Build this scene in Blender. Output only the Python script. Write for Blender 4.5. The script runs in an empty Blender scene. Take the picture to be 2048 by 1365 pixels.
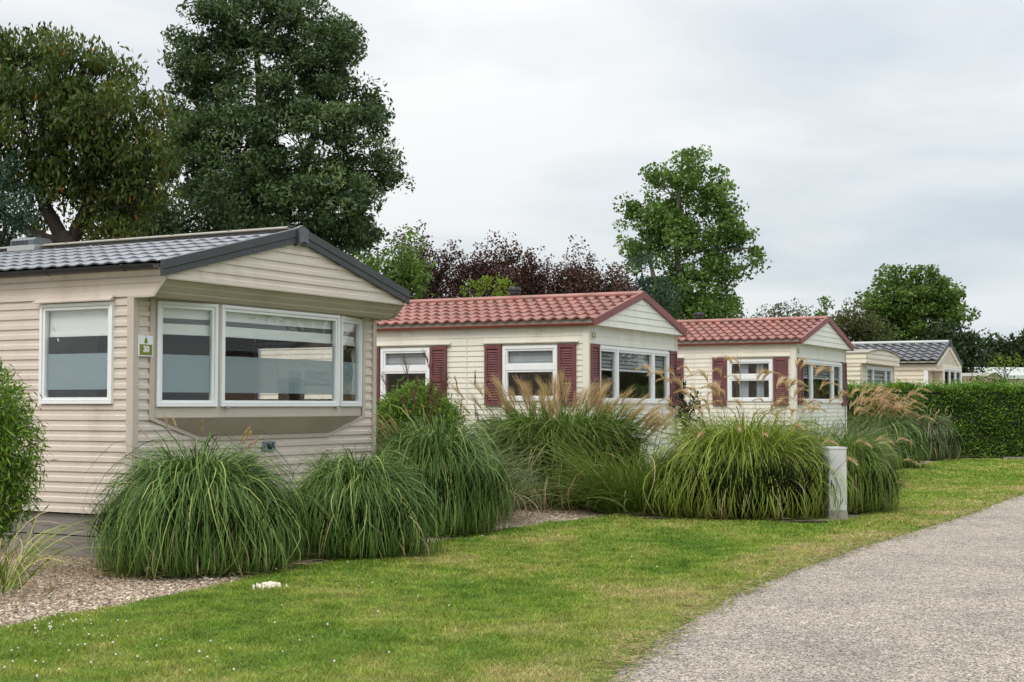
import bpy, bmesh, math, random
import numpy as np
from mathutils import Vector, Matrix
C = bpy.context.scene.collection
R = math.radians
rng = np.random.default_rng(11)
random.seed(5)

# ------------------------------------------------------------------ camera
F, CX, CY, HC = 2900.0, 1024.0, 682.5, 1.4
TILT = math.atan(128.5 / F)
cam_d = bpy.data.cameras.new('camera')
cam = bpy.data.objects.new('camera', cam_d)
C.objects.link(cam)
cam.location = (0, 0, HC)
cam.rotation_euler = (R(90) + TILT, 0, 0)
cam_d.sensor_width = 36
cam_d.lens = 36 * F / 2048
cam_d.clip_start = 0.1
cam_d.clip_end = 3000
bpy.context.scene.camera = cam

def at(px, py, Y):
    """world point on the sight line of a photo pixel at depth Y (used once, to survey where things stand)"""
    a = (px - CX) / F
    b = (CY - py) / F
    c, s = math.cos(TILT), math.sin(TILT)
    d = Vector((a, c - b * s, s + b * c))
    t = Y / d.y
    return Vector((0, 0, HC)) + d * t

def gp(px, py):
    a = (px - CX) / F
    b = (CY - py) / F
    c, s = math.cos(TILT), math.sin(TILT)
    d = Vector((a, c - b * s, s + b * c))
    p = Vector((0, 0, HC)) + d * (-HC / d.z)
    return Vector((p.x, p.y, 0))

# ------------------------------------------------------------------ materials
def new_mat(name):
    m = bpy.data.materials.new(name)
    m.use_nodes = True
    nt = m.node_tree
    return m, nt, nt.nodes['Principled BSDF'], nt.nodes['Material Output']

def nd(nt, t, **kw):
    n = nt.nodes.new(t)
    for k, v in kw.items():
        setattr(n, k, v)
    return n

def ramp(nt, stops, fac=None, interp='LINEAR'):
    r = nd(nt, 'ShaderNodeValToRGB')
    cr = r.color_ramp
    cr.interpolation = interp
    while len(cr.elements) < len(stops):
        cr.elements.new(0.5)
    for e, (p, c) in zip(cr.elements, stops):
        e.position = p
        e.color = (c[0], c[1], c[2], 1) if len(c) == 3 else c
    if fac is not None:
        nt.links.new(fac, r.inputs[0])
    return r

def noise(nt, scale, detail=4, rough=0.55, vec=None):
    n = nd(nt, 'ShaderNodeTexNoise')
    n.inputs['Scale'].default_value = scale
    n.inputs['Detail'].default_value = detail
    n.inputs['Roughness'].default_value = rough
    if vec is not None:
        nt.links.new(vec, n.inputs['Vector'])
    return n

def mixc(nt, fac, a, b, mode='MIX'):
    m = nd(nt, 'ShaderNodeMix', data_type='RGBA', blend_type=mode)
    for sock, v in ((m.inputs[0], fac), (m.inputs[6], a), (m.inputs[7], b)):
        if isinstance(v, (int, float)):
            sock.default_value = v
        elif isinstance(v, (tuple, list)):
            sock.default_value = (v[0], v[1], v[2], 1)
        else:
            nt.links.new(v, sock)
    return m.outputs[2]

def bump(nt, height, strength, dist, bs):
    b = nd(nt, 'ShaderNodeBump')
    b.inputs['Strength'].default_value = strength
    b.inputs['Distance'].default_value = dist
    nt.links.new(height, b.inputs['Height'])
    nt.links.new(b.outputs[0], bs.inputs['Normal'])

def objcoord(nt, scale=(1, 1, 1)):
    tc = nd(nt, 'ShaderNodeTexCoord')
    mp = nd(nt, 'ShaderNodeMapping')
    mp.inputs['Scale'].default_value = scale
    nt.links.new(tc.outputs['Object'], mp.inputs[0])
    return mp.outputs[0]

def surf(name, col, rough=0.5, var=0.12, vscale=2.0, stretch=(1, 1, 1), spec=0.4, bumps=0.0, bscale=60, metal=0.0, grime=None):
    m, nt, bs, out = new_mat(name)
    v = objcoord(nt, stretch)
    n = noise(nt, vscale, 5, 0.6, v)
    lo = tuple(c * (1 - var) for c in col)
    hi = tuple(min(1, c * (1 + var)) for c in col)
    rp = ramp(nt, [(0.3, lo), (0.7, hi)], n.outputs[0])
    colout = rp.outputs[0]
    if grime:
        n2 = noise(nt, grime[1], 6, 0.65, v)
        rr = ramp(nt, [(grime[2], (0, 0, 0)), (grime[2] + 0.22, (1, 1, 1))], n2.outputs[0])
        mulf = nd(nt, 'ShaderNodeMath', operation='MULTIPLY')
        nt.links.new(rr.outputs[0], mulf.inputs[0])
        mulf.inputs[1].default_value = grime[3]
        colout = mixc(nt, mulf.outputs[0], colout, grime[0])
    nt.links.new(colout, bs.inputs['Base Color'])
    bs.inputs['Roughness'].default_value = rough
    bs.inputs['Specular IOR Level'].default_value = spec
    bs.inputs['Metallic'].default_value = metal
    if bumps:
        b = noise(nt, bscale, 4, 0.6, v)
        bump(nt, b.outputs[0], bumps, 0.01, bs)
    return m

def leaf_mat(name, stops, transl=0.35, rough=0.55, spec=0.22, along=None):
    """foliage: colour varies from leaf to leaf (attribute rnd), part of the light passes through"""
    m, nt, bs, out = new_mat(name)
    a = nd(nt, 'ShaderNodeAttribute')
    a.attribute_name = 'rnd'
    rp = ramp(nt, stops, a.outputs['Fac'])
    col = rp.outputs[0]
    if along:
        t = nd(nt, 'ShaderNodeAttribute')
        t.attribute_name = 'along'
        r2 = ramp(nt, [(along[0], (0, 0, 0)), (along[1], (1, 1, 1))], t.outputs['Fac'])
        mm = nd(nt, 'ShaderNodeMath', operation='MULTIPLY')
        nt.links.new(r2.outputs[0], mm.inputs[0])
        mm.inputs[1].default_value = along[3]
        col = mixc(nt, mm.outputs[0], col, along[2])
    nt.links.new(col, bs.inputs['Base Color'])
    bs.inputs['Roughness'].default_value = rough
    bs.inputs['Specular IOR Level'].default_value = spec
    tr = nd(nt, 'ShaderNodeBsdfTranslucent')
    br = mixc(nt, 1.0, col, (1.25, 1.3, 0.7), 'MULTIPLY')
    nt.links.new(br, tr.inputs[0])
    mx = nd(nt, 'ShaderNodeMixShader')
    mx.inputs[0].default_value = transl
    nt.links.new(bs.outputs[0], mx.inputs[1])
    nt.links.new(tr.outputs[0], mx.inputs[2])
    nt.links.new(mx.outputs[0], out.inputs[0])
    return m

def glass_mat():
    m, nt, bs, out = new_mat('window_glass')
    nt.nodes.remove(bs)
    tr = nd(nt, 'ShaderNodeBsdfTransparent')
    tr.inputs[0].default_value = (0.965, 0.975, 0.975, 1)
    gl = nd(nt, 'ShaderNodeBsdfGlossy')
    gl.inputs['Roughness'].default_value = 0.0
    fr = nd(nt, 'ShaderNodeFresnel')
    fr.inputs[0].default_value = 1.55
    n = noise(nt, 1.3, 1, 0.4, objcoord(nt, (1, 1, 2.2)))
    b = nd(nt, 'ShaderNodeBump')
    b.inputs['Strength'].default_value = 0.05
    b.inputs['Distance'].default_value = 0.03
    nt.links.new(n.outputs[0], b.inputs['Height'])
    nt.links.new(b.outputs[0], gl.inputs['Normal'])
    mx = nd(nt, 'ShaderNodeMixShader')
    m2 = nd(nt, 'ShaderNodeMath', operation='MULTIPLY', use_clamp=True)
    m2.inputs[1].default_value = 1.9
    nt.links.new(fr.outputs[0], m2.inputs[0])
    # only the face turned to the viewer mirrors; the pane's rear face lets light out
    ge = nd(nt, 'ShaderNodeNewGeometry')
    bk = nd(nt, 'ShaderNodeMath', operation='SUBTRACT'); bk.inputs[0].default_value = 1.0
    nt.links.new(ge.outputs['Backfacing'], bk.inputs[1])
    m3 = nd(nt, 'ShaderNodeMath', operation='MULTIPLY')
    nt.links.new(m2.outputs[0], m3.inputs[0]); nt.links.new(bk.outputs[0], m3.inputs[1])
    nt.links.new(m3.outputs[0], mx.inputs[0])
    nt.links.new(tr.outputs[0], mx.inputs[1])
    nt.links.new(gl.outputs[0], mx.inputs[2])
    nt.links.new(mx.outputs[0], out.inputs[0])
    return m

def film_mat():
    m, nt, bs, out = new_mat('frosted_film')
    bs.inputs['Base Color'].default_value = (0.33, 0.42, 0.45, 1)
    bs.inputs['Roughness'].default_value = 0.35
    tr = nd(nt, 'ShaderNodeBsdfTransparent')
    mx = nd(nt, 'ShaderNodeMixShader')
    mx.inputs[0].default_value = 0.28
    nt.links.new(bs.outputs[0], mx.inputs[1])
    nt.links.new(tr.outputs[0], mx.inputs[2])
    nt.links.new(mx.outputs[0], out.inputs[0])
    return m

M = {}
M['glass'] = glass_mat()
M['film'] = film_mat()
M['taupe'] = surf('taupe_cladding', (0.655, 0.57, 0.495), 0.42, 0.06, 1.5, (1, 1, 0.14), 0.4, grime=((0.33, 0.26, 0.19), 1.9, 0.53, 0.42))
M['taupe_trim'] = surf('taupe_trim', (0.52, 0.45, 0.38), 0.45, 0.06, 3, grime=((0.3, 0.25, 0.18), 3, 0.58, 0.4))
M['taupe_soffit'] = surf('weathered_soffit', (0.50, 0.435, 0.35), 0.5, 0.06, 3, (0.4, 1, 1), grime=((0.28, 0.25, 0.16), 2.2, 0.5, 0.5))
M['cream'] = surf('cream_cladding', (0.74, 0.705, 0.605), 0.42, 0.05, 1.8, (1, 1, 0.14), grime=((0.5, 0.46, 0.33), 2.0, 0.53, 0.45))
M['cream_shaded_front'] = surf('cream_shaded_front_cladding', (0.72, 0.72, 0.645), 0.42, 0.05, 1.8, (1, 1, 0.14), grime=((0.5, 0.47, 0.35), 2.0, 0.53, 0.45))  # cooler copy of the cream: bluish cast of the shaded side in the colour
M['ivory'] = surf('ivory_cladding', (0.74, 0.665, 0.53), 0.45, 0.05, 1.5, (1, 1, 0.4), grime=((0.5, 0.44, 0.32), 1.8, 0.58, 0.3))
M['brown_clad'] = surf('brown_cladding', (0.36, 0.25, 0.19), 0.5, 0.1, 1.5)
M['white_frame'] = surf('white_window_frame', (0.80, 0.81, 0.81), 0.35, 0.03, 4, spec=0.5)
M['black_gutter'] = surf('black_gutter_plastic', (0.018, 0.018, 0.02), 0.4, 0.2, 5, grime=((0.12, 0.11, 0.09), 6, 0.62, 0.5))
M['dark_metal'] = surf('dark_grey_metal', (0.045, 0.047, 0.052), 0.42, 0.15, 2.5, spec=0.5)
M['grey_cap'] = surf('grey_cap_metal', (0.11, 0.12, 0.135), 0.4, 0.2, 5)
M['grey_tile'] = surf('grey_roof_tile', (0.155, 0.165, 0.19), 0.30, 0.15, 2.0, spec=0.7, bumps=0.25, bscale=160, grime=((0.2, 0.19, 0.16), 2.5, 0.6, 0.45))
M['red_tile'] = surf('red_roof_tile', (0.265, 0.102, 0.078), 0.55, 0.32, 2.6, spec=0.5, bumps=0.3, bscale=170, grime=((0.25, 0.17, 0.12), 3.6, 0.51, 0.6))
M['red_trim'] = surf('dark_red_trim', (0.22, 0.062, 0.058), 0.45, 0.15, 3)
M['red_gutter'] = surf('brown_red_gutter', (0.21, 0.05, 0.03), 0.35, 0.12, 3)
M['shutter'] = surf('maroon_shutter', (0.155, 0.05, 0.05), 0.55, 0.22, 9)
M['char_tile'] = surf('charcoal_roof_tile', (0.12, 0.12, 0.13), 0.5, 0.2, 2.0, bumps=0.3, bscale=150)
M['ridge_pale'] = surf('pale_ridge_strip', (0.27, 0.24, 0.19), 0.5, 0.15, 6)
M['blind'] = surf('pale_blind_cloth', (0.82, 0.84, 0.80), 0.8, 0.03, 3)
M['blind_grey'] = surf('grey_slat_blind', (0.36, 0.385, 0.40), 0.6, 0.08, 3)
M['blind_dark'] = surf('grey_blind_gauze', (0.13, 0.135, 0.13), 0.8, 0.05, 3)
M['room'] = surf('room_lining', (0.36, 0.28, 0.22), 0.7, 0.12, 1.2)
M['curtain'] = surf('pale_curtain', (0.62, 0.66, 0.68), 0.8, 0.05, 5)
M['wood_in'] = surf('dark_table_wood', (0.10, 0.06, 0.04), 0.4, 0.2, 3, (1, 6, 6))
M['timber'] = surf('grey_weathered_timber', (0.25, 0.23, 0.205), 0.8, 0.35, 3.0, (6, 1.0, 14), 0.2, bumps=0.5, bscale=18, grime=((0.15, 0.14, 0.125), 3, 0.52, 0.6))
M['sign_white'] = surf('sign_white', (0.78, 0.8, 0.8), 0.35, 0.02)
M['sign_green'] = surf('sign_olive_green', (0.20, 0.22, 0.025), 0.4, 0.05)
M['sign_stem'] = surf('sign_brown', (0.13, 0.09, 0.03), 0.4, 0.05)
M['plate_blue'] = surf('plate_grey_blue', (0.26, 0.32, 0.36), 0.35, 0.1, 8, metal=0.3)
M['plate_black'] = surf('plate_black', (0.012, 0.014, 0.016), 0.4, 0.05)
M['cabinet'] = surf('grey_cabinet_paint', (0.55, 0.555, 0.535), 0.55, 0.08, 4, (1, 1, 0.5), grime=((0.22, 0.24, 0.2), 5, 0.52, 0.5))
M['concrete'] = surf('stained_concrete', (0.3, 0.28, 0.24), 0.9, 0.15, 8, bumps=0.4, bscale=50)
M['bark'] = surf('bark', (0.075, 0.06, 0.045), 0.9, 0.3, 6, (1, 1, 0.3), 0.15, bumps=0.6, bscale=22)
M['bark_dark'] = surf('dark_bark', (0.04, 0.032, 0.027), 0.9, 0.3, 6, (1, 1, 0.3), 0.15)
M['bark_pale'] = surf('pale_bark', (0.16, 0.145, 0.115), 0.9, 0.3, 6, (1, 1, 0.3), 0.15)
M['white_roof'] = surf('white_flat_roof', (0.40, 0.42, 0.40), 0.6, 0.06, 1.0, grime=((0.4, 0.4, 0.34), 0.8, 0.5, 0.5))
M['metal'] = surf('dull_aluminium', (0.5, 0.5, 0.49), 0.35, 0.08, 5, metal=0.7)

# foliage colours
M['lf_ash'] = leaf_mat('ash_leaves', [(0, (0.029, 0.055, 0.021)), (0.5, (0.055, 0.096, 0.036)), (0.88, (0.098, 0.150, 0.055)), (1, (0.156, 0.202, 0.078))], 0.22)
M['lf_cherry'] = leaf_mat('cherry_leaves', [(0, (0.028, 0.052, 0.012)), (0.5, (0.059, 0.092, 0.021)), (0.93, (0.124, 0.157, 0.038)), (0.985, (0.205, 0.173, 0.043)), (1, (0.292, 0.119, 0.032))], 0.3)
M['lf_blue'] = leaf_mat('blue_green_leaves', [(0, (0.018, 0.045, 0.03)), (0.6, (0.035, 0.075, 0.048)), (1, (0.06, 0.1, 0.06))], 0.2)
M['lf_dark'] = leaf_mat('dark_green_leaves', [(0, (0.014, 0.028, 0.010)), (0.6, (0.03, 0.055, 0.018)), (1, (0.06, 0.09, 0.025))], 0.25)
M['lf_plum'] = leaf_mat('purple_plum_leaves', [(0, (0.040, 0.020, 0.018)), (0.5, (0.077, 0.037, 0.033)), (0.85, (0.116, 0.061, 0.046)), (1, (0.154, 0.099, 0.061))], 0.25)
M['lf_mid'] = leaf_mat('mid_green_leaves', [(0, (0.047, 0.094, 0.017)), (0.5, (0.094, 0.165, 0.033)), (0.88, (0.147, 0.230, 0.053)), (1, (0.212, 0.271, 0.071))], 0.3)
M['lf_poplar'] = leaf_mat('bright_green_leaves', [(0, (0.056, 0.112, 0.022)), (0.5, (0.106, 0.194, 0.043)), (0.88, (0.169, 0.269, 0.069)), (1, (0.250, 0.338, 0.112))], 0.3)
M['lf_lime'] = leaf_mat('lime_leaves', [(0, (0.08, 0.13, 0.015)), (0.6, (0.16, 0.23, 0.03)), (1, (0.26, 0.32, 0.05))], 0.35)
M['lf_olive'] = leaf_mat('olive_leaves', [(0, (0.04, 0.05, 0.016)), (0.6, (0.075, 0.09, 0.03)), (1, (0.14, 0.13, 0.05))], 0.3)
M['lf_hedge'] = leaf_mat('privet_leaves', [(0, (0.030, 0.075, 0.007)), (0.5, (0.069, 0.156, 0.014)), (0.88, (0.138, 0.269, 0.025)), (1, (0.300, 0.450, 0.050))], 0.2)
M['lf_bamboo'] = leaf_mat('bamboo_leaves', [(0, (0.045, 0.10, 0.010)), (0.5, (0.095, 0.185, 0.018)), (0.9, (0.18, 0.29, 0.035)), (1, (0.28, 0.36, 0.065))], 0.25)
M['gr_dark'] = leaf_mat('dark_grass_blades', [(0, (0.019, 0.056, 0.008)), (0.45, (0.045, 0.105, 0.015)), (0.75, (0.097, 0.184, 0.032)), (1, (0.369, 0.436, 0.133))], 0.10, 0.45, 0.16, along=(0.0, 0.9, (0.17, 0.25, 0.07), 0.35))  # bright end of the ramp and paler tips put highlights into the blade colour
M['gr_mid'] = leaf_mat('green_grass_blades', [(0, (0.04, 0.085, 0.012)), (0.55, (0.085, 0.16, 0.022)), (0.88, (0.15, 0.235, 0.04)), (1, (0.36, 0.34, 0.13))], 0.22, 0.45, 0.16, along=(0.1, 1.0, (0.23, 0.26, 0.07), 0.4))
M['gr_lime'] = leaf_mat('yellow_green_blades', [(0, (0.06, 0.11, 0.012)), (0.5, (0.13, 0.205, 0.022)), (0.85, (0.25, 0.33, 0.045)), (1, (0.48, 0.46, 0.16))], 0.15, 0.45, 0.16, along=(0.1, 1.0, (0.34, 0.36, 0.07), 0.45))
M['gr_grey'] = leaf_mat('grey_green_blades', [(0, (0.05, 0.08, 0.03)), (0.55, (0.105, 0.14, 0.06)), (0.88, (0.18, 0.21, 0.10)), (1, (0.36, 0.33, 0.2))], 0.25, 0.45, 0.16)
M['gr_shade_stem'] = leaf_mat('shade_dark_grass_stems', [(0, (0.010, 0.016, 0.006)), (0.7, (0.020, 0.032, 0.011)), (1, (0.05, 0.05, 0.02))], 0.05, 0.7, 0.05)  # darker than the blades: the mounds' inner shade is put into this colour
M['pl_tan'] = leaf_mat('tan_plume', [(0, (0.29, 0.195, 0.11)), (0.6, (0.47, 0.34, 0.205)), (1, (0.66, 0.51, 0.34))], 0.4, 0.7, 0.15)
M['pl_pink'] = leaf_mat('pinkish_tan_plume', [(0, (0.36, 0.24, 0.15)), (0.6, (0.56, 0.41, 0.28)), (1, (0.74, 0.60, 0.45))], 0.4, 0.7, 0.15)
M['pl_red'] = leaf_mat('dark_red_plume', [(0, (0.06, 0.028, 0.026)), (0.6, (0.12, 0.055, 0.05)), (1, (0.22, 0.12, 0.09))], 0.3, 0.7, 0.15)
M['pl_brown'] = leaf_mat('brown_spike', [(0, (0.10, 0.06, 0.045)), (0.6, (0.17, 0.11, 0.08)), (1, (0.26, 0.18, 0.12))], 0.2, 0.8, 0.1)
M['stalk'] = leaf_mat('brown_stalk', [(0, (0.12, 0.09, 0.05)), (1, (0.26, 0.22, 0.11))], 0.1, 0.7, 0.2)
M['straw'] = leaf_mat('dry_straw', [(0, (0.22, 0.15, 0.08)), (1, (0.42, 0.33, 0.2))], 0.2, 0.8, 0.1)

# ------------------------------------------------------------------ mesh helpers
class MB:
    """collects shapes and links them as ONE mesh object"""
    def __init__(s):
        s.v, s.f, s.mi, s.sm = [], [], [], []
        s.mats = []
    def _m(s, m):
        if m not in s.mats:
            s.mats.append(m)
        return s.mats.index(m)
    def poly(s, pts, m, smooth=False):
        i = len(s.v)
        s.v += [tuple(p) for p in pts]
        s.f.append(tuple(range(i, i + len(pts))))
        s.mi.append(s._m(m)); s.sm.append(smooth)
    def hull8(s, p, m):
        """p: 8 points, bottom loop 0-3 and top loop 4-7"""
        i = len(s.v)
        s.v += [tuple(q) for q in p]
        for f in ((3, 2, 1, 0), (4, 5, 6, 7), (0, 1, 5, 4), (1, 2, 6, 5), (2, 3, 7, 6), (3, 0, 4, 7)):
            s.f.append(tuple(i + k for k in f)); s.mi.append(s._m(m)); s.sm.append(False)
    def box(s, a, b, m):
        (x0, y0, z0), (x1, y1, z1) = a, b
        s.hull8([(x0, y0, z0), (x1, y0, z0), (x1, y1, z0), (x0, y1, z0), (x0, y0, z1), (x1, y0, z1), (x1, y1, z1), (x0, y1, z1)], m)
    def fbox(s, fn, a0, a1, d0, d1, z0, z1, m):
        s.hull8([fn(a0, d0, z0), fn(a1, d0, z0), fn(a1, d1, z0), fn(a0, d1, z0), fn(a0, d0, z1), fn(a1, d0, z1), fn(a1, d1, z1), fn(a0, d1, z1)], m)
    def prism(s, prof, p0, p1, ax, ay, m, smooth=False):
        """extrude a 2-D profile (in axes ax, ay) from p0 to p1"""
        i = len(s.v); n = len(prof)
        for p in (p0, p1):
            for (a, b) in prof:
                s.v.append(tuple(Vector(p) + Vector(ax) * a + Vector(ay) * b))
        for k in range(n):
            j = (k + 1) % n
            s.f.append((i + k, i + j, i + n + j, i + n + k)); s.mi.append(s._m(m)); s.sm.append(smooth)
        s.f.append(tuple(i + k for k in reversed(range(n)))); s.mi.append(s._m(m)); s.sm.append(False)
        s.f.append(tuple(i + n + k for k in range(n))); s.mi.append(s._m(m)); s.sm.append(False)
    def tube(s, pts, rad, m, n=8, caps=True):
        i0 = len(s.v)
        pts = [Vector(p) for p in pts]
        if not hasattr(rad, '__len__'):
            rad = [rad] * len(pts)
        for k, p in enumerate(pts):
            d = (pts[min(k + 1, len(pts) - 1)] - pts[max(k - 1, 0)]).normalized()
            u = d.cross(Vector((0.13, 0.97, 0.2))).normalized()
            w = d.cross(u)
            for q in range(n):
                a = 2 * math.pi * q / n
                s.v.append(tuple(p + (u * math.cos(a) + w * math.sin(a)) * rad[k]))
        for k in range(len(pts) - 1):
            for q in range(n):
                r = (q + 1) % n
                s.f.append((i0 + k * n + q, i0 + k * n + r, i0 + (k + 1) * n + r, i0 + (k + 1) * n + q)); s.mi.append(s._m(m)); s.sm.append(True)
        if caps:
            s.f.append(tuple(i0 + q for q in range(n))); s.mi.append(s._m(m)); s.sm.append(False)
            e = i0 + (len(pts) - 1) * n
            s.f.append(tuple(e + q for q in reversed(range(n)))); s.mi.append(s._m(m)); s.sm.append(False)
    def build(s, name, parent=None, loc=(0, 0, 0)):
        me = bpy.data.meshes.new(name)
        me.from_pydata(s.v, [], s.f)
        for m in s.mats:
            me.materials.append(m)
        me.polygons.foreach_set('material_index', s.mi)
        me.polygons.foreach_set('use_smooth', s.sm)
        me.update()
        o = bpy.data.objects.new(name, me)
        C.objects.link(o)
        o.location = loc
        if parent is not None:
            o.parent = parent
        return o

def fast(name, V, Fq, mat, parent=None, rnd=None, along=None, smooth=False, loc=(0, 0, 0), extra=None):
    """numpy arrays -> one mesh object; Fq is (k,4) or (k,3)"""
    me = bpy.data.meshes.new(name)
    V = np.asarray(V, dtype=np.float32); Fq = np.asarray(Fq, dtype=np.int32)
    k, n = Fq.shape
    me.vertices.add(len(V)); me.vertices.foreach_set('co', V.ravel())
    me.loops.add(k * n); me.loops.foreach_set('vertex_index', Fq.ravel())
    me.polygons.add(k)
    me.polygons.foreach_set('loop_start', np.arange(0, k * n, n, dtype=np.int32))
    mats = mat if isinstance(mat, (list, tuple)) else [mat]
    for m in mats:
        me.materials.append(m)
    if extra is not None:
        me.polygons.foreach_set('material_index', np.asarray(extra, dtype=np.int32))
    me.update(calc_edges=True)
    if smooth:
        me.polygons.foreach_set('use_smooth', np.ones(k, dtype=bool))
    for nm, arr in (('rnd', rnd), ('along', along)):
        if arr is not None:
            at_ = me.attributes.new(nm, 'FLOAT', 'POINT')
            at_.data.foreach_set('value', np.asarray(arr, dtype=np.float32))
    o = bpy.data.objects.new(name, me)
    C.objects.link(o)
    o.location = loc
    if parent is not None:
        o.parent = parent
    return o

def tag(o, label=None, cat=None, group=None, kind=None):
    if label: o['label'] = label
    if cat: o['category'] = cat
    if group: o['group'] = group
    if kind: o['kind'] = kind
    return o

def empty(name, loc, rz=0.0):
    o = bpy.data.objects.new(name, None)
    o.empty_display_size = 0.2
    C.objects.link(o)
    o.location = loc
    o.rotation_euler = (0, 0, rz)
    return o

def text_mesh(txt, size, mat, name, parent, depth=0.002, bold=0.0):
    cu = bpy.data.curves.new(name, 'FONT')
    cu.body = txt; cu.size = size; cu.extrude = depth; cu.align_x = 'CENTER'; cu.align_y = 'CENTER'; cu.offset = bold
    tmp = bpy.data.objects.new(name, cu)
    C.objects.link(tmp)
    dg = bpy.context.evaluated_depsgraph_get()
    me = bpy.data.meshes.new_from_object(tmp.evaluated_get(dg))
    bpy.data.objects.remove(tmp); bpy.data.curves.remove(cu)
    me.materials.clear(); me.materials.append(mat)
    o = bpy.data.objects.new(name, me)
    C.objects.link(o)
    o.parent = parent
    return o
# ------------------------------------------------------------------ building helpers
def cval(f, z):
    return f(z) if callable(f) else f

def siding(mb, fn, a0, a1, z0, z1, holes, pitch, dep, mat, style='lap', phase=0.0):
    """one clad wall face with a real board profile; holes are (a0, a1, z0, z1) window openings left free"""
    pts = []
    z = z0 - phase
    rows = [(dep, 0.0), (dep, 0.42), (0.0, 0.52), (0.0, 1.0)] if style == 'dutch' else [(dep, 0.0), (dep * 0.9, 0.12), (0.0, 1.0)]
    while z < z1 - 1e-6:
        for d, t in rows:
            pts.append((d, z + t * pitch))
        z += pitch
    zs = sorted({h[2] for h in holes} | {h[3] for h in holes} | {z0, z1})
    segs = []
    for (d0, za), (d1, zb) in zip(pts, pts[1:]):
        if zb - za < 1e-7:
            if z0 <= za <= z1:
                segs.append((d0, za, d1, zb))
            continue
        cuts = [za] + [q for q in zs if za + 1e-6 < q < zb - 1e-6] + [zb]
        for q0, q1 in zip(cuts, cuts[1:]):
            if q1 <= z0 + 1e-6 or q0 >= z1 - 1e-6:
                continue
            segs.append((d0 + (d1 - d0) * (q0 - za) / (zb - za), q0, d0 + (d1 - d0) * (q1 - za) / (zb - za), q1))
    for d0, za, d1, zb in segs:
        zm = (za + zb) / 2
        hs = sorted((h[0], h[1]) for h in holes if h[2] <= zm <= h[3])
        cur0, cur1 = cval(a0, za), cval(a0, zb)
        for h0, h1 in hs:
            if h0 > max(cur0, cur1):
                mb.poly([fn(cur0, d0, za), fn(h0, d0, za), fn(h0, d1, zb), fn(cur1, d1, zb)], mat)
            cur0 = cur1 = h1
        e0, e1 = cval(a1, za), cval(a1, zb)
        if e0 > cur0 + 1e-5 or e1 > cur1 + 1e-5:
            mb.poly([fn(cur0, d0, za), fn(max(e0, cur0), d0, za), fn(max(e1, cur1), d1, zb), fn(cur1, d1, zb)], mat)

def tiled_slope(mb, xe, ze, xr, zr, y0, y1, mat, pitch=0.18, n=6, amp=0.028, lift=0.03):
    s = Vector((xr - xe, 0, zr - ze)); L = s.length; s.normalize()
    nrm = Vector((-s.z, 0, s.x))
    if nrm.z < 0: nrm = -nrm
    k = 8
    N = max(8, int((y1 - y0) / pitch * k))
    ys = [y0 + (y1 - y0) * i / N for i in range(N + 1)]
    def wave(y):
        ph = ((y - y0) / pitch) % 1.0
        ph = ph ** 0.75
        return amp * (0.5 - 0.5 * math.cos(2 * math.pi * ph)) ** 1.2
    for c in range(n):
        t0, t1 = L * c / n - 0.012, L * (c + 1) / n
        h0, h1 = lift, 0.004
        i = len(mb.v)
        for y in ys:
            w = wave(y)
            jit = 0.002 * math.sin(y * 37 + c * 5)
            a = Vector((xe, y, ze)) + s * t0
            b = Vector((xe, y, ze)) + s * t1
            mb.v.append(tuple(a + nrm * (w + h0 + jit)))
            mb.v.append(tuple(b + nrm * (w + h1)))
            mb.v.append(tuple(a + nrm * (w + h0 - 0.002 + jit)))
            mb.v.append(tuple(a + nrm * (w * 0.9 + h0 - lift * 0.62)))
        m = mb._m(mat)
        for j in range(N):
            q = i + 4 * j
            mb.f.append((q, q + 4, q + 5, q + 1)); mb.mi.append(m); mb.sm.append(True)
            mb.f.append((q + 2, q + 3, q + 7, q + 6)); mb.mi.append(m); mb.sm.append(False)

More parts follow.
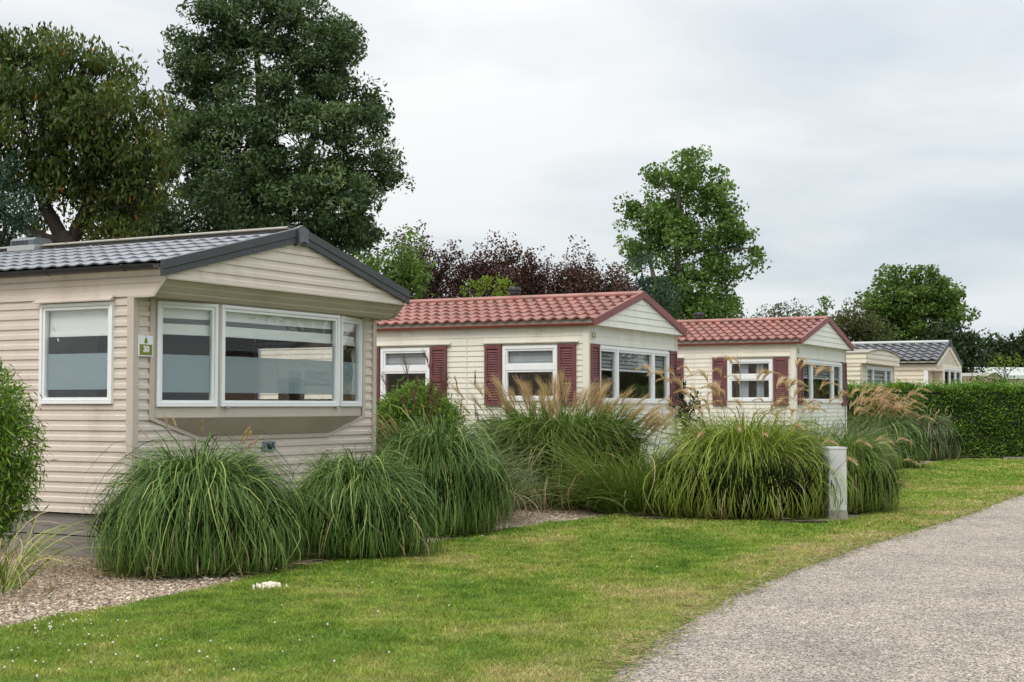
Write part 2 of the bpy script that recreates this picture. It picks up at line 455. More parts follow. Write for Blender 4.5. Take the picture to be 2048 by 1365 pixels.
def window(parent, fn, a0, a1, z0, z1, trans=None, mulls=(), blind=None, film=None, fw=0.03, sash=0.027, curtain=None, name='window', d_out=0.03):
    mb = MB(); W = M['white_frame']
    def bars(b0, b1, y0, y1, w, d0, d1):
        mb.fbox(fn, b0, b0 + w, d0, d1, y0, y1, W)
        mb.fbox(fn, b1 - w, b1, d0, d1, y0, y1, W)
        mb.fbox(fn, b0 + w, b1 - w, d0, d1, y0, y0 + w, W)
        mb.fbox(fn, b0 + w, b1 - w, d0, d1, y1 - w, y1, W)
    bars(a0, a1, z0, z1, fw, -0.04, d_out)
    i0, i1, j0, j1 = a0 + fw, a1 - fw, z0 + fw, z1 - fw
    xs = [i0] + list(mulls) + [i1]
    for q in mulls:
        mb.fbox(fn, q - 0.035, q + 0.035, -0.04, d_out - 0.003, j0, j1, W)
    for q0, q1 in zip(xs, xs[1:]):
        e0 = q0 if q0 == i0 else q0 + 0.035
        e1 = q1 if q1 == i1 else q1 - 0.035
        if trans:
            mb.fbox(fn, e0, e1, -0.04, d_out - 0.004, trans - 0.035, trans + 0.035, W)
            if sash:
                bars(e0 + 0.002, e1 - 0.002, j0 + 0.002, trans - 0.037, sash, -0.03, d_out - 0.012)
                bars(e0 + 0.002, e1 - 0.002, trans + 0.037, j1 - 0.002, sash, -0.03, d_out - 0.012)
        elif sash:
            bars(e0 + 0.002, e1 - 0.002, j0 + 0.002, j1 - 0.002, sash, -0.03, d_out - 0.012)
    w = mb.build(name, parent)
    g = MB(); g.fbox(fn, i0 + 0.004, i1 - 0.004, -0.012, -0.006, j0 + 0.004, j1 - 0.004, M['glass'])
    g.build('pane', w)
    if film:
        f = MB(); f.fbox(fn, i0 + 0.006, i1 - 0.006, -0.0165, -0.0145, film[0], film[1], M['film'])
        f.build('frosted_film', w)
    if blind:
        b = MB(); zb, st = blind[0], blind[1]
        z = j1; k = 0
        seq = st
        while z > zb + 0.01:
            h = seq[k % (2 if len(seq) > 2 and seq[2] == 0 else len(seq))]
            zz = max(z - h, zb)
            b.fbox(fn, i0 + 0.01, i1 - 0.01, -0.055, -0.053, zz, z, (M['blind_grey'] if len(seq) > 2 and seq[2] == 0 else M['blind']) if k % 2 == 0 else M['blind_dark'])
            z = zz; k += 1
        b.fbox(fn, i0 + 0.008, i1 - 0.008, -0.065, -0.045, zb - 0.03, zb, M['white_frame'])
        b.build('blind', w)
    if curtain:
        b = MB()
        for c0, c1 in curtain:
            n = 14
            for q in range(n):
                x0, x1 = c0 + (c1 - c0) * q / n, c0 + (c1 - c0) * (q + 1) / n
                dd = lambda t: -0.09 - 0.018 * (1 if t % 2 else -1)
                b.poly([fn(x0, dd(q), j0), fn(x1, dd(q + 1), j0), fn(x1, dd(q + 1), j1), fn(x0, dd(q), j1)], M['curtain'], True)
        b.build('curtain', w)
    return w

def shutter(parent, fn, a0, a1, z0, z1):
    mb = MB(); m = M['shutter']
    zm = z0 + (z1 - z0) * 0.44
    st = 0.045
    mb.fbox(fn, a0, a0 + st, 0.016, 0.05, z0, z1, m)
    mb.fbox(fn, a1 - st, a1, 0.016, 0.05, z0, z1, m)
    for q0, q1 in ((z0, z0 + 0.075), (zm - 0.035, zm + 0.035), (z1 - 0.055, z1)):
        mb.fbox(fn, a0 + st, a1 - st, 0.016, 0.048, q0, q1, m)
    mb.fbox(fn, a0 + st, a1 - st, 0.016, 0.022, z0 + 0.07, z1 - 0.05, m)
    for q0, q1 in ((z0 + 0.085, zm - 0.045), (zm + 0.045, z1 - 0.065)):
        n = max(3, int((q1 - q0) / 0.034))
        for k in range(n):
            z = q0 + (q1 - q0) * k / n
            h = (q1 - q0) / n * 0.78
            mb.hull8([fn(a0 + st, 0.023, z), fn(a1 - st, 0.023, z), fn(a1 - st, 0.046, z), fn(a0 + st, 0.046, z),
                      fn(a0 + st, 0.023, z + h), fn(a1 - st, 0.023, z + h), fn(a1 - st, 0.029, z + h), fn(a0 + st, 0.029, z + h)], m)
    return mb.build('shutter', parent)

def gutter(parent, x, y0, y1, z, mat, brackets=True, cap=None, r=0.05, sgn=-1):
    """half-round gutter along the eave with hanging brackets"""
    mb = MB()
    n = 8
    prof = [(r * math.cos(math.pi + math.pi * k / n), r * 1.05 * math.sin(math.pi + math.pi * k / n)) for k in range(n + 1)]
    prof += [((r - 0.005) * math.cos(2 * math.pi - math.pi * k / n), (r - 0.006) * math.sin(2 * math.pi - math.pi * k / n)) for k in range(n + 1)]
    prof = [(a, b + r) for a, b in prof]
    mb.prism(prof, (x, y0, z), (x, y1, z), (1, 0, 0), (0, 0, 1), mat)
    if brackets:
        y = y0 + 0.35
        while y < y1:
            mb.prism([(a * 1.08, (b - r) * 1.08 + r) for a, b in prof[:n + 1]] + [(r, r + 0.004), (-r, r + 0.004)], (x, y, z), (x, y + 0.025, z), (1, 0, 0), (0, 0, 1), mat)
            y += 0.95
    if cap:
        mb.box((x - r - 0.004, y0 - 0.012, z - 0.004), (x + r + 0.004, y0 - 0.001, z + 2 * r + 0.006), cap)
    return mb.build('gutter', parent)

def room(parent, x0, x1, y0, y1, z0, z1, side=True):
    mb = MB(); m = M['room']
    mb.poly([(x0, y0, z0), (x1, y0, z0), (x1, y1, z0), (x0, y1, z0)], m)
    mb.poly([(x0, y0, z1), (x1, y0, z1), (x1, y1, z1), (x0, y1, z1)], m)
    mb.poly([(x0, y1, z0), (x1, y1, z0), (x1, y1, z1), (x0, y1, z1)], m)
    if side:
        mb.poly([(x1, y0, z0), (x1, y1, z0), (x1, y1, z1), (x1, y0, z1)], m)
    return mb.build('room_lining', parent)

def barge(parent, fn, u0, z0, u1, z1, h, d0, d1, mat, name='bargeboard', groove=True):
    """sloping board at the gable edge; (u0,z0)-(u1,z1) is its top edge"""
    mb = MB()
    mb.hull8([fn(u0, d0, z0 - h), fn(u1, d0, z1 - h), fn(u1, d1, z1 - h), fn(u0, d1, z0 - h), fn(u0, d0, z0), fn(u1, d0, z1), fn(u1, d1, z1), fn(u0, d1, z0)], mat)
    if groove:
        e = 0.008
        mb.hull8([fn(u0, d1 + e, z0 - h * 0.55), fn(u1, d1 + e, z1 - h * 0.55), fn(u1, d1, z1 - h * 0.62), fn(u0, d1, z0 - h * 0.62),
                  fn(u0, d1 + e, z0 - 0.004), fn(u1, d1 + e, z1 - 0.004), fn(u1, d1, z1), fn(u0, d1, z0)], mat)
        n = 4
        for k in range(n):
            t = (k + 0.5) / n
            u, z = u0 + (u1 - u0) * t, z0 + (z1 - z0) * t - h * 0.78
            mb.fbox(fn, u - 0.008, u + 0.008, d1, d1 + 0.006, z - 0.008, z + 0.008, M['grey_cap'])
    return mb.build(name, parent)

def number_sign(loc, rz, num, label, w=0.185, h=0.19, detail=True):
    t = tag(empty('number_sign', loc, rz), label, 'sign', 'number signs on the mobile homes')
    mb = MB(); mb.box((-w / 2, -0.008, 0), (w / 2, -0.0005, h), M['sign_white'])
    mb.build('backing_panel', t)
    mb = MB(); mb.box((-w / 2 + 0.012, -0.0105, 0.012), (w / 2 - 0.012, -0.0085, h * 0.57), M['sign_green'])
    gp_ = mb.build('number_panel', t)
    n = text_mesh(num, h * 0.40, M['sign_white'], 'number', gp_, 0.0012, 0.0035)
    n.location = (0, -0.0125, 0.012 + h * 0.27); n.rotation_euler = (R(90), 0, 0)
    # pear: a lathe-like outline as a thin relief
    pts = []
    s = h * 0.15
    for k in range(20):
        a = 2 * math.pi * k / 20
        r = 0.62 + 0.12 * math.cos(2 * a)
        x, z = math.sin(a) * (0.66 - 0.28 * math.cos(a)), -math.cos(a) * -1.0
        pts.append((x * s, math.cos(a) * s * 1.0))
    mb = MB()
    mb.prism(pts, (0, -0.0085, h * 0.76), (0, -0.0108, h * 0.76), (1, 0, 0), (0, 0, 1), M['sign_green'])
    p = mb.build('pear_emblem', t)
    mb = MB(); mb.tube([(0, -0.0095, h * 0.76 + s), (-0.002, -0.0095, h * 0.76 + s * 1.35), (-s * 0.35, -0.0095, h * 0.76 + s * 1.6)], 0.0016, M['sign_stem'], 5)
    mb.build('pear_stem', p)
    return t

def local_frame(px, Z, az):
    p = at(px, 811, Z)
    return (p.x, p.y, 0.0), R(90 - az)

# ------------------------------------------------------------------ home 30: taupe, bay window, dark roof
def near_home():
    loc, rz = local_frame(265, 13.1, 28.5)
    t = tag(empty('mobile_home', loc, rz), 'taupe mobile home with dark grey tiled roof and wide bay window, nearest and leftmost', 'mobile home', 'mobile homes along the lane')
    W, L = 3.88, 9.0
    zb, ze = 0.41, 2.62
    fr = lambda a, d, z: (a, -d, z)
    le = lambda a, d, z: (-d, a, z)
    ri = lambda a, d, z: (W + d, a, z)
    T = M['taupe']
    mb = MB()
    wins = [(0.223, 1.134, 1.414, 2.345), (4.6, 5.5, 1.414, 2.345)]
    siding(mb, le, 0.0, L, zb, 2.385, wins, 0.095, 0.013, T, 'dutch')
    slant = lambda z: -0.23 if z < 2.385 else (-0.375 if z > 2.53 else -0.23 - (z - 2.385))
    siding(mb, lambda a, d, z: (-d - 0.006, a, z), slant, L, 2.385, ze + 0.05, [], 0.12, 0.012, T, 'dutch')
    siding(mb, lambda a, d, z: (W + d + 0.006, a, z), slant, L, 2.385, ze + 0.05, [], 0.12, 0.012, T, 'dutch')
    siding(mb, fr, 0.0, W, zb, 2.385, [(0.26, 3.62, 1.28, 2.385)], 0.095, 0.013, T, 'dutch')
    siding(mb, ri, 0.0, L, zb, 2.385, [(0.5, 1.7, 1.414, 2.345)], 0.095, 0.013, T, 'dutch')
    siding(mb, lambda a, d, z: (a, L + d, z), 0, W, zb, ze + 0.05, [], 0.095, 0.013, T, 'dutch')
    mb.build('wall', t)
    # corner posts
    mb = MB(); q = M['taupe_trim']
    mb.box((-0.022, -0.022, zb), (-0.0005, 0.055, 2.384), q); mb.box((0.0, -0.0225, zb), (0.05, -0.001, 2.384), q)
    for z in np.arange(0.6, 2.3, 0.32):
        mb.box((-0.025, 0.008, z), (-0.021, 0.016, z + 0.008), M['metal'])
        mb.box((0.025, -0.0255, z), (0.033, -0.0215, z + 0.008), M['metal'])
    mb.build('corner_post', t)
    mb = MB(); mb.box((W - 0.05, -0.0225, zb), (W, -0.001, 2.384), q); mb.box((W + 0.0005, -0.022, zb), (W + 0.022, 0.055, 2.384), q)
    mb.build('corner_post', t)
    # timber skirt
    mb = MB(); k = M['timber']
    for z0, z1 in ((0.0, 0.19), (0.202, 0.392)):
        mb.box((0.03, 0.04, z0), (0.065, L, z1), k); mb.box((0.066, 0.05, z0), (W - 0.07, 0.085, z1), k)
        mb.box((W - 0.065, 0.04, z0), (W - 0.03, L, z1), k)
    mb.box((0.07, 0.09, 0.0), (0.09, L, 0.40), M['plate_black'])
    for y in (1.25, 3.9):
        mb.box((0.022, y, 0.0), (0.0295, y + 0.075, 0.392), k)
    mb.build('timber_skirt', t)
    # overhang: flat and slanted soffit, gable
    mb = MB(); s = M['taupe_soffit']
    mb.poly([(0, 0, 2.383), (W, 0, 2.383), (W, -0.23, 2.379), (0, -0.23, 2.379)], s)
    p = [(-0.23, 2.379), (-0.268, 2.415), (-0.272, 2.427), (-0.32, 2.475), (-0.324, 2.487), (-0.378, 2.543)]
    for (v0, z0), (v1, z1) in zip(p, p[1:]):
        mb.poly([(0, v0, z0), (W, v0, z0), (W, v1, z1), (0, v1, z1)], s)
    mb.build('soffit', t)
    for x in (-0.022, W + 0.008):
        mb = MB()
        mb.hull8([(x, -0.262, 2.375), (x + 0.014, -0.262, 2.375), (x + 0.014, -0.22, 2.375), (x, -0.22, 2.375),
                  (x, -0.405, 2.535), (x + 0.014, -0.405, 2.535), (x + 0.014, -0.36, 2.545), (x, -0.36, 2.545)], M['taupe_trim'])
        mb.box((x, -0.4, 2.54), (x + 0.014, -0.36, 2.65), M['taupe_trim'])
        mb.box((x, -0.225, 2.372), (x + 0.014, 0.0, 2.39), M['taupe_trim'])
        mb.build('soffit_trim', t)
    ap = (W / 2, 3.155)
    gf = lambda a, d, z: (a, -0.378 - d, z)
    sl = (ap[1] - 2.69) / (W / 2)
    mb = MB()
    lo = lambda z: max(0.0, (z - 2.655) / sl)
    hi = lambda z: W - lo(z)
    siding(mb, gf, lo, hi, 2.543, 3.1, [], 0.095, 0.012, T, 'dutch')
    mb.fbox(gf, 0.0, W, -0.01, 0.018, 2.53, 2.545, M['taupe_trim'])
    mb.build('gable', t)
    # roof
    mb = MB()
    tiled_slope(mb, -0.075, ze + 0.055, W / 2, ap[1] - 0.005, -0.37, L, M['grey_tile'], 0.175, 6, 0.013, 0.019)
    tiled_slope(mb, W + 0.075, ze + 0.055, W / 2, ap[1] - 0.005, -0.37, L, M['grey_tile'], 0.175, 6, 0.013, 0.019)
    mb.poly([(-0.05, -0.36, ze + 0.03), (W / 2, -0.36, ap[1] - 0.03), (W / 2, L, ap[1] - 0.03), (-0.05, L, ze + 0.03)], M['dark_metal'])
    mb.poly([(W + 0.05, -0.36, ze + 0.03), (W / 2, -0.36, ap[1] - 0.03), (W / 2, L, ap[1] - 0.03), (W + 0.05, L, ze + 0.03)], M['dark_metal'])
    mb.poly([(-0.05, L, ze + 0.03), (W + 0.05, L, ze + 0.03), (W / 2, L, ap[1] - 0.03)], T)
    roof = mb.build('roof', t)
    mb = MB()
    for k in range(12):
        y = -0.3 + k * 0.77
        mb.prism([(-0.1, -0.012), (-0.02, 0.012), (0.02, 0.012), (0.1, -0.012), (0.1, -0.022), (-0.1, -0.022)], (W / 2, y, ap[1] + 0.05), (W / 2, y + 0.765, ap[1] + 0.05), (1, 0, 0), (0, 0, 1), M['ridge_pale'])
        mb.box((W / 2 - 0.06, y - 0.006, ap[1] + 0.045), (W / 2 + 0.06, y + 0.012, ap[1] + 0.068), M['dark_metal'])
    mb.build('ridge_cap', roof)
    mb = MB()
    mb.box((W / 2 - 0.19, 3.12, ap[1] - 0.02), (W / 2 + 0.12, 3.55, ap[1] + 0.04), M['metal'])
    mb.prism([(-0.17, 0), (-0.17, 0.06), (-0.13, 0.09), (0.06, 0.09), (0.11, 0.05), (0.11, 0)], (W / 2, 3.15, ap[1] + 0.04), (W / 2, 3.52, ap[1] + 0.04), (1, 0, 0), (0, 0, 1), M['grey_cap'])
    for k in range(9):
        mb.box((W / 2 - 0.174, 3.25 + k * 0.028, ap[1] + 0.048), (W / 2 - 0.169, 3.262 + k * 0.028, ap[1] + 0.095), M['plate_black'])
    mb.build('roof_vent', roof)
    gb = lambda a, d, z: (a, -0.39 - d, z)
    barge(t, gb, -0.085, 2.70 - 0.005, W / 2 - 0.001, ap[1] + 0.045, 0.15, 0.0, 0.035, M['dark_metal'])
    barge(t, gb, W + 0.085, 2.70 - 0.005, W / 2 + 0.001, ap[1] + 0.045, 0.15, 0.0, 0.035, M['dark_metal'])
    mb = MB()
    prof = [(-0.085, -0.15), (0, -0.125), (0.085, -0.15), (0.10, 0.02), (0.0, 0.062), (-0.10, 0.02)]
    mb.prism(prof, (W / 2, -0.39, ap[1]), (W / 2, -0.445, ap[1]), (1, 0, 0), (0, 0, 1), M['dark_metal'])
    mb.prism([(a * 0.78, (b + 0.05) * 0.78 - 0.045) for a, b in prof], (W / 2, -0.445, ap[1]), (W / 2, -0.458, ap[1]), (1, 0, 0), (0, 0, 1), M['grey_cap'])
    mb.build('gable_cap', t)
    gutter(t, -0.125, -0.372, L, ze - 0.012, M['black_gutter'], True, None, 0.05)
    gutter(t, W + 0.125, -0.372, L, ze - 0.012, M['black_gutter'], True, None, 0.05)
    # left window with hood
    w = window(t, lambda a, d, z: (-d - 0.01, a, z), 0.223, 1.134, 1.414, 2.345, blind=(2.07, (0.34, 0.001)), film=(1.545, 1.878))
    mb = MB(); f2 = lambda a, d, z: (-d, a, z)
    mb.hull8([f2(0.20, 0.085, 2.352), f2(1.19, 0.085, 2.352), f2(1.13, 0.012, 2.352), f2(0.22, 0.012, 2.352),
              f2(0.20, 0.088, 2.362), f2(1.19, 0.088, 2.362), f2(1.14, 0.012, 2.41), f2(0.22, 0.012, 2.41)], M['taupe'])
    mb.build('window_hood', t)
    mb = MB(); mb.tube([(0.03, 1.03, 2.13), (0.05, 1.0, 2.09), (0.055, 0.985, 2.0)], 0.007, M['white_frame'], 6); mb.build('latch', w)
    window(t, lambda a, d, z: (-d - 0.01, a, z), 4.6, 5.5, 1.414, 2.345, blind=(2.07, (0.34, 0.001)), film=(1.545, 1.878))
    window(t, lambda a, d, z: (W + d + 0.01, a, z), 0.5, 1.7, 1.414, 2.345, blind=(2.1, (0.12, 0.05, 0.25)))
    # bay
    A = [Vector((0.26, 0.0)), Vector((0.95, -0.19)), Vector((2.93, -0.19)), Vector((3.62, 0.0))]
    mb = MB(); q = M['taupe_trim']
    for k in range(3):
        p0, p1 = A[k], A[k + 1]
        tt = (p1 - p0).normalized(); nn = Vector((tt.y, -tt.x)); ln = (p1 - p0).length
        fn = lambda a, d, z, p0=p0, tt=tt, nn=nn: (p0.x + tt.x * a + nn.x * d, p0.y + tt.y * a + nn.y * d, z)
        mb.fbox(fn, 0.0, ln, -0.03, 0.004, 1.285, 1.384, q)
        mb.fbox(fn, 0.0, ln, -0.03, 0.003, 2.366, 2.382, q)
        m0, m1 = (0.03, ln - 0.022) if k == 0 else ((0.022, ln - 0.022) if k == 1 else (0.022, ln - 0.03))
        mb.fbox(fn, 0.0, m0, -0.03, 0.004, 1.384, 2.366, q)
        mb.fbox(fn, m1, ln, -0.03, 0.004, 1.384, 2.366, q)
        window(t, fn, m0 + 0.001, m1 - 0.001, 1.388, 2.362, blind=(2.09, (0.12, 0.05, 0.25)), film=(1.52, 1.872), d_out=0.028)
    # apron below the bay
    low = [(0.26, -0.016, 1.285), (0.90, -0.016, 1.10), (2.98, -0.016, 1.10), (3.62, -0.016, 1.285)]
    top = [(a.x, a.y - 0.004, 1.2851) for a in A]
    top[0] = (0.26, -0.016, 1.2851); top[3] = (3.62, -0.016, 1.2851)
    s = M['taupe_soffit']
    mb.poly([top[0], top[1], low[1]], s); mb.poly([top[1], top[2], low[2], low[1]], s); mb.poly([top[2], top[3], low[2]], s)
    for (x0, z0), (x1, z1) in (((0.20, 1.30), (0.90, 1.096)), ((0.90, 1.096), (2.98, 1.096)), ((2.98, 1.096), (3.68, 1.30))):
        mb.hull8([(x0, -0.02, z0 - 0.035), (x1, -0.02, z1 - 0.035), (x1, -0.012, z1 - 0.035), (x0, -0.012, z0 - 0.035),
                  (x0, -0.02, z0), (x1, -0.02, z1), (x1, -0.012, z1), (x0, -0.012, z0)], M['taupe_trim'])
    for x in (0.2, 3.625):
        mb.box((x, -0.024, 1.265), (x + 0.055, -0.013, 2.38), M['taupe_trim'])
    mb.build('bay_surround', t)
    for x in (1.03, 2.83):
        mb = MB()
        mb.box((x, -0.235, 1.372), (x + 0.05, -0.222, 1.395), M['metal'])
        mb.build('window_catch', t)
    room(t, 0.03, W - 0.03, 0.02, 4.4, 0.55, 2.37, False)
    # what stands inside
    Mx = Matrix.Translation(loc) @ Matrix.Rotation(rz, 4, 'Z')
    return t, Mx, rz

home30, M30, rz30 = near_home()

def w30(x, y, z):
    return M30 @ Vector((x, y, z))

def table_inside():
    t = tag(empty('dining_table', w30(2.2, 0.95, 0.551), rz30), 'dark wooden dining table behind the frosted bay window', 'table')
    mb = MB(); mb.box((-0.6, -0.4, 0.79), (0.6, 0.4, 0.83), M['wood_in']); mb.build('tabletop', t)
    for sx in (-0.54, 0.54):
        for sy in (-0.34, 0.34):
            mb = MB(); mb.box((sx - 0.035, sy - 0.035, 0), (sx + 0.035, sy + 0.035, 0.789), M['wood_in']); mb.build('leg', t)
def chair_inside(x, y, rot, lab):
    t = tag(empty('dining_chair', w30(x, y, 0.551), rz30 + rot), lab, 'chair', 'chairs inside the near mobile home')
    m = M['wood_in']
    mb = MB(); mb.box((-0.22, -0.22, 0.62), (0.22, 0.22, 0.67), m); mb.build('seat', t)
    mb = MB(); mb.box((-0.2, 0.19, 0.86), (0.2, 0.215, 1.14), m)
    mb.build('backrest', t)
    for sx in (-0.19, 0.19):
        mb = MB(); mb.box((sx - 0.018, -0.2, 0), (sx + 0.018, -0.164, 0.619), m); mb.build('leg', t)
        mb = MB(); mb.box((sx - 0.018, 0.175, 0), (sx + 0.018, 0.211, 0.619), m); mb.box((sx - 0.018, 0.175, 0.67), (sx + 0.018, 0.189, 1.14), m); mb.build('leg', t)
def wardrobe():
    t = tag(empty('wardrobe', w30(1.5, 2.6, 0.551), rz30), 'pale wardrobe standing deep inside behind the side window of the taupe home', 'wardrobe')
    mb = MB(); mb.box((-0.7, 0, 0), (0.7, 0.5, 1.75), M['taupe_trim']); mb.build('carcass', t)
    for s in (0, 1):
        mb = MB(); mb.box((-0.69 + s * 0.70, -0.02, 0.05), (-0.01 + s * 0.70, -0.002, 1.72), M['curtain']); d = mb.build('door', t)
        mb = MB(); mb.box((-0.06 + s * 0.10, -0.035, 0.8), (-0.045 + s * 0.10, -0.0205, 1.0), M['metal']); mb.build('handle', d)
wardrobe()
table_inside()
chair_inside(1.75, 0.42, R(180), 'dark dining chair inside the bay window, left of the pair')
chair_inside(2.65, 0.42, R(180), 'dark dining chair inside the bay window, right of the pair')

s = w30(0.127, -0.026, 1.845)
number_sign(s, rz30, '30', 'white and olive plaque with a pear and number 30')

def emblem_plate():
    t = tag(empty('emblem_plate', w30(1.95, -0.016, 0.935), rz30), 'small grey blue plate with black slanted W emblem under the bay', 'plate')
    mb = MB(); mb.box((-0.098, -0.012, 0), (0.098, -0.001, 0.098), M['plate_blue']); mb.build('backing_plate', t)
    mb = MB(); k = M['plate_black']
    def bar(x0, z0, x1, z1, w):
        mb.hull8([(x0, -0.0125, z0), (x0 + w, -0.0125, z0), (x0 + w, -0.0155, z0), (x0, -0.0155, z0),
                  (x1, -0.0125, z1), (x1 + w, -0.0125, z1), (x1 + w, -0.0155, z1), (x1, -0.0155, z1)], k)
    bar(-0.018, 0.016, -0.052, 0.078, 0.026); bar(0.012, 0.016, -0.018, 0.078, 0.026)
    bar(0.014, 0.0165, 0.05, 0.088, 0.02)
    bar(-0.0155, 0.0165, -0.002, 0.045, 0.014)
    for x in (-0.078, 0.078):
        mb.tube([(x, -0.0122, 0.045), (x, -0.0155, 0.045)], 0.009, k, 10)
    mb.build('emblem', t)
emblem_plate()

# ------------------------------------------------------------------ cream homes with red roofs
def cream_home(px, Z, az, W, L, label, lwins, fwin, number=None, signlab=None, hoods=(), plates=(), flue=None, loc=None, wall='cream', front='cream_shaded_front', roofm='red_tile', trim='red_trim', gut='red_gutter', shut=True, group='mobile homes along the lane'):
    if loc is None:
        loc, rz = local_frame(px, Z, az)
    else:
        rz = R(90 - az)
    t = tag(empty('mobile_home', loc, rz), label, 'mobile home', group)
    zb, ze, za = 0.38, 2.58, 3.09
    OV = 0.13
    fr = lambda a, d, z: (a, -d, z)
    le = lambda a, d, z: (-d, a, z)
    ri = lambda a, d, z: (W + d, a, z)
    Cm, Cf = M[wall], M[front]
    holes = [(a0, a1, z0, z1) for (a0, a1, z0, z1, tr, cu) in lwins]
    mb = MB()
    siding(mb, le, 0, L, zb, 2.3, holes, 0.08, 0.011, Cm, 'lap')
    siding(mb, lambda a, d, z: (-d - 0.004, a, z), 0, L, 2.3, ze + 0.04, [], 0.115, 0.009, Cm, 'lap')
    siding(mb, ri, 0, L, zb, ze + 0.04, [], 0.08, 0.011, Cm, 'lap')
    siding(mb, lambda a, d, z: (a, L + d, z), 0, W, zb, ze + 0.04, [], 0.08, 0.011, Cm, 'lap')
    f0, f1, fz0, fz1, mulls = fwin
    siding(mb, fr, 0, W, zb, 2.3, [(f0, f1, fz0, fz1)], 0.08, 0.011, Cf, 'lap')
    siding(mb, lambda a, d, z: (a, -d - 0.012, z), 0, W, 2.3, ze + 0.02, [], 0.115, 0.006, Cf, 'lap')
    mb.build('wall', t)
    for x0, x1 in ((-0.016, 0.07), (W - 0.05, W + 0.016)):
        mb = MB()
        mb.box((x0, -0.028, zb), (x1, -0.019, ze), Cm)
        if x0 < 0:
            mb.box((-0.02, -0.028, zb), (-0.0165, 0.07, ze), Cm)
        else:
            mb.box((W + 0.0165, -0.028, zb), (W + 0.02, 0.07, ze), Cm)
        mb.build('corner_post', t)
    mb = MB(); k = M['timber']
    mb.box((0.03, 0.03, 0), (0.06, L, 0.375), k); mb.box((0.061, 0.03, 0), (W - 0.061, 0.06, 0.375), k); mb.box((W - 0.06, 0.03, 0), (W - 0.03, L, 0.375), k)
    mb.build('timber_skirt', t)
    # gable
    sl = (za - ze) / (W / 2)
    lo = lambda z: max(0.0, (z - (ze - 0.005)) / sl)
    hi = lambda z: W - lo(z)
    gf = lambda a, d, z: (a, -OV - d, z)
    mb = MB()
    siding(mb, gf, lo, hi, ze - 0.02, za - 0.04, [], 0.1, 0.01, Cf, 'lap')
    mb.poly([(0, -OV, ze - 0.02), (W, -OV, ze - 0.02), (W, 0, ze - 0.015), (0, 0, ze - 0.015)], Cf)
    mb.build('gable', t)
    mb = MB()
    tiled_slope(mb, -0.08, ze + 0.045, W / 2, za, -OV, L, M[roofm], 0.18, 6, 0.036, 0.036)
    tiled_slope(mb, W + 0.08, ze + 0.045, W / 2, za, -OV, L, M[roofm], 0.18, 6, 0.036, 0.036)
    for xs in (-0.05, W + 0.05):
        mb.poly([(xs, -OV + 0.01, ze + 0.025), (W / 2, -OV + 0.01, za - 0.03), (W / 2, L, za - 0.03), (xs, L, ze + 0.025)], M[trim])
    mb.poly([(-0.05, L, ze + 0.02), (W + 0.05, L, ze + 0.02), (W / 2, L, za - 0.03)], Cm)
    mb.box((-0.06, -OV + 0.02, ze - 0.0), (-0.035, L, ze + 0.075), M['ridge_pale'])
    roof = mb.build('roof', t)
    mb = MB()
    mb.prism([(-0.11, 0.0), (-0.03, 0.04), (0.03, 0.04), (0.11, 0.0), (0.11, -0.03), (-0.11, -0.03)], (W / 2, -OV - 0.02, za + 0.05), (W / 2, L, za + 0.05), (1, 0, 0), (0, 0, 1), M[roofm])
    mb.build('ridge_cap', roof)
    if flue:
        mb = MB(); mb.tube([(W / 2 + 0.1, flue, za), (W / 2 + 0.1, flue, za + 0.20)], 0.075, M['black_gutter'], 14)
        mb.tube([(W / 2 + 0.1, flue, za + 0.14), (W / 2 + 0.1, flue, za + 0.17), (W / 2 + 0.1, flue, za + 0.23), (W / 2 + 0.1, flue, za + 0.24)], [0.09, 0.105, 0.105, 0.08], M['black_gutter'], 14)
        mb.build('flue', roof)
    gb = lambda a, d, z: (a, -OV - 0.011 - d, z)
    for s in (0, 1):
        u = lambda x: W - x if s else x
        barge(t, gb, u(-0.10), ze + 0.075, u(W / 2 - 0.001), za + 0.085, 0.11, 0.0, 0.03, M[trim], 'bargeboard', False)
    gutter(t, -0.095, -OV - 0.02, L, ze - 0.03, M[gut], True, None, 0.038)
    gutter(t, W + 0.095, -OV - 0.02, L, ze - 0.03, M[gut], True, None, 0.038)
    for (a0, a1, z0, z1, tr, cu) in lwins:
        window(t, lambda a, d, z: (-d - 0.004, a, z), a0, a1, z0, z1, trans=tr, blind=None if cu else (2.02, (0.09, 0.006, 0)), fw=0.045, sash=0.028,
               curtain=[(a0 + 0.2, a0 + 0.34), (a0 + 0.5, a0 + 0.68)] if cu else None)
        if shut:
            shutter(t, le, a0 - 0.30, a0 - 0.02, 1.395, 2.297)
            shutter(t, le, a1 + 0.02, a1 + 0.30, 1.395, 2.297)
    if f1 > f0:
        window(t, lambda a, d, z: (a, -d - 0.004, z), f0, f1, fz0, fz1, mulls=mulls, blind=(1.95, (0.035, 0.022, 0)), fw=0.045, sash=0.03)
        if shut:
            shutter(t, fr, f0 - 0.33, f0 - 0.015, 1.395, 2.297)
            shutter(t, fr, f1 + 0.015, min(f1 + 0.33, W - 0.03), 1.395, 2.297)
    for h0, h1 in hoods:
        mb = MB()
        mb.hull8([le(h0, 0.06, 2.318), le(h1, 0.06, 2.318), le(h1, 0.0132, 2.318), le(h0, 0.0132, 2.318), le(h0, 0.064, 2.332), le(h1, 0.064, 2.332), le(h1, 0.0132, 2.35), le(h0, 0.0132, 2.35)], Cm)
        mb.build('window_hood', t)
    for a in (1.985, 4.6, 7.9):
        mb = MB(); mb.fbox(le, a, a + 0.012, 0.0125, 0.0155, zb, ze - 0.01, Cm)
        mb.build('panel_joint', t)
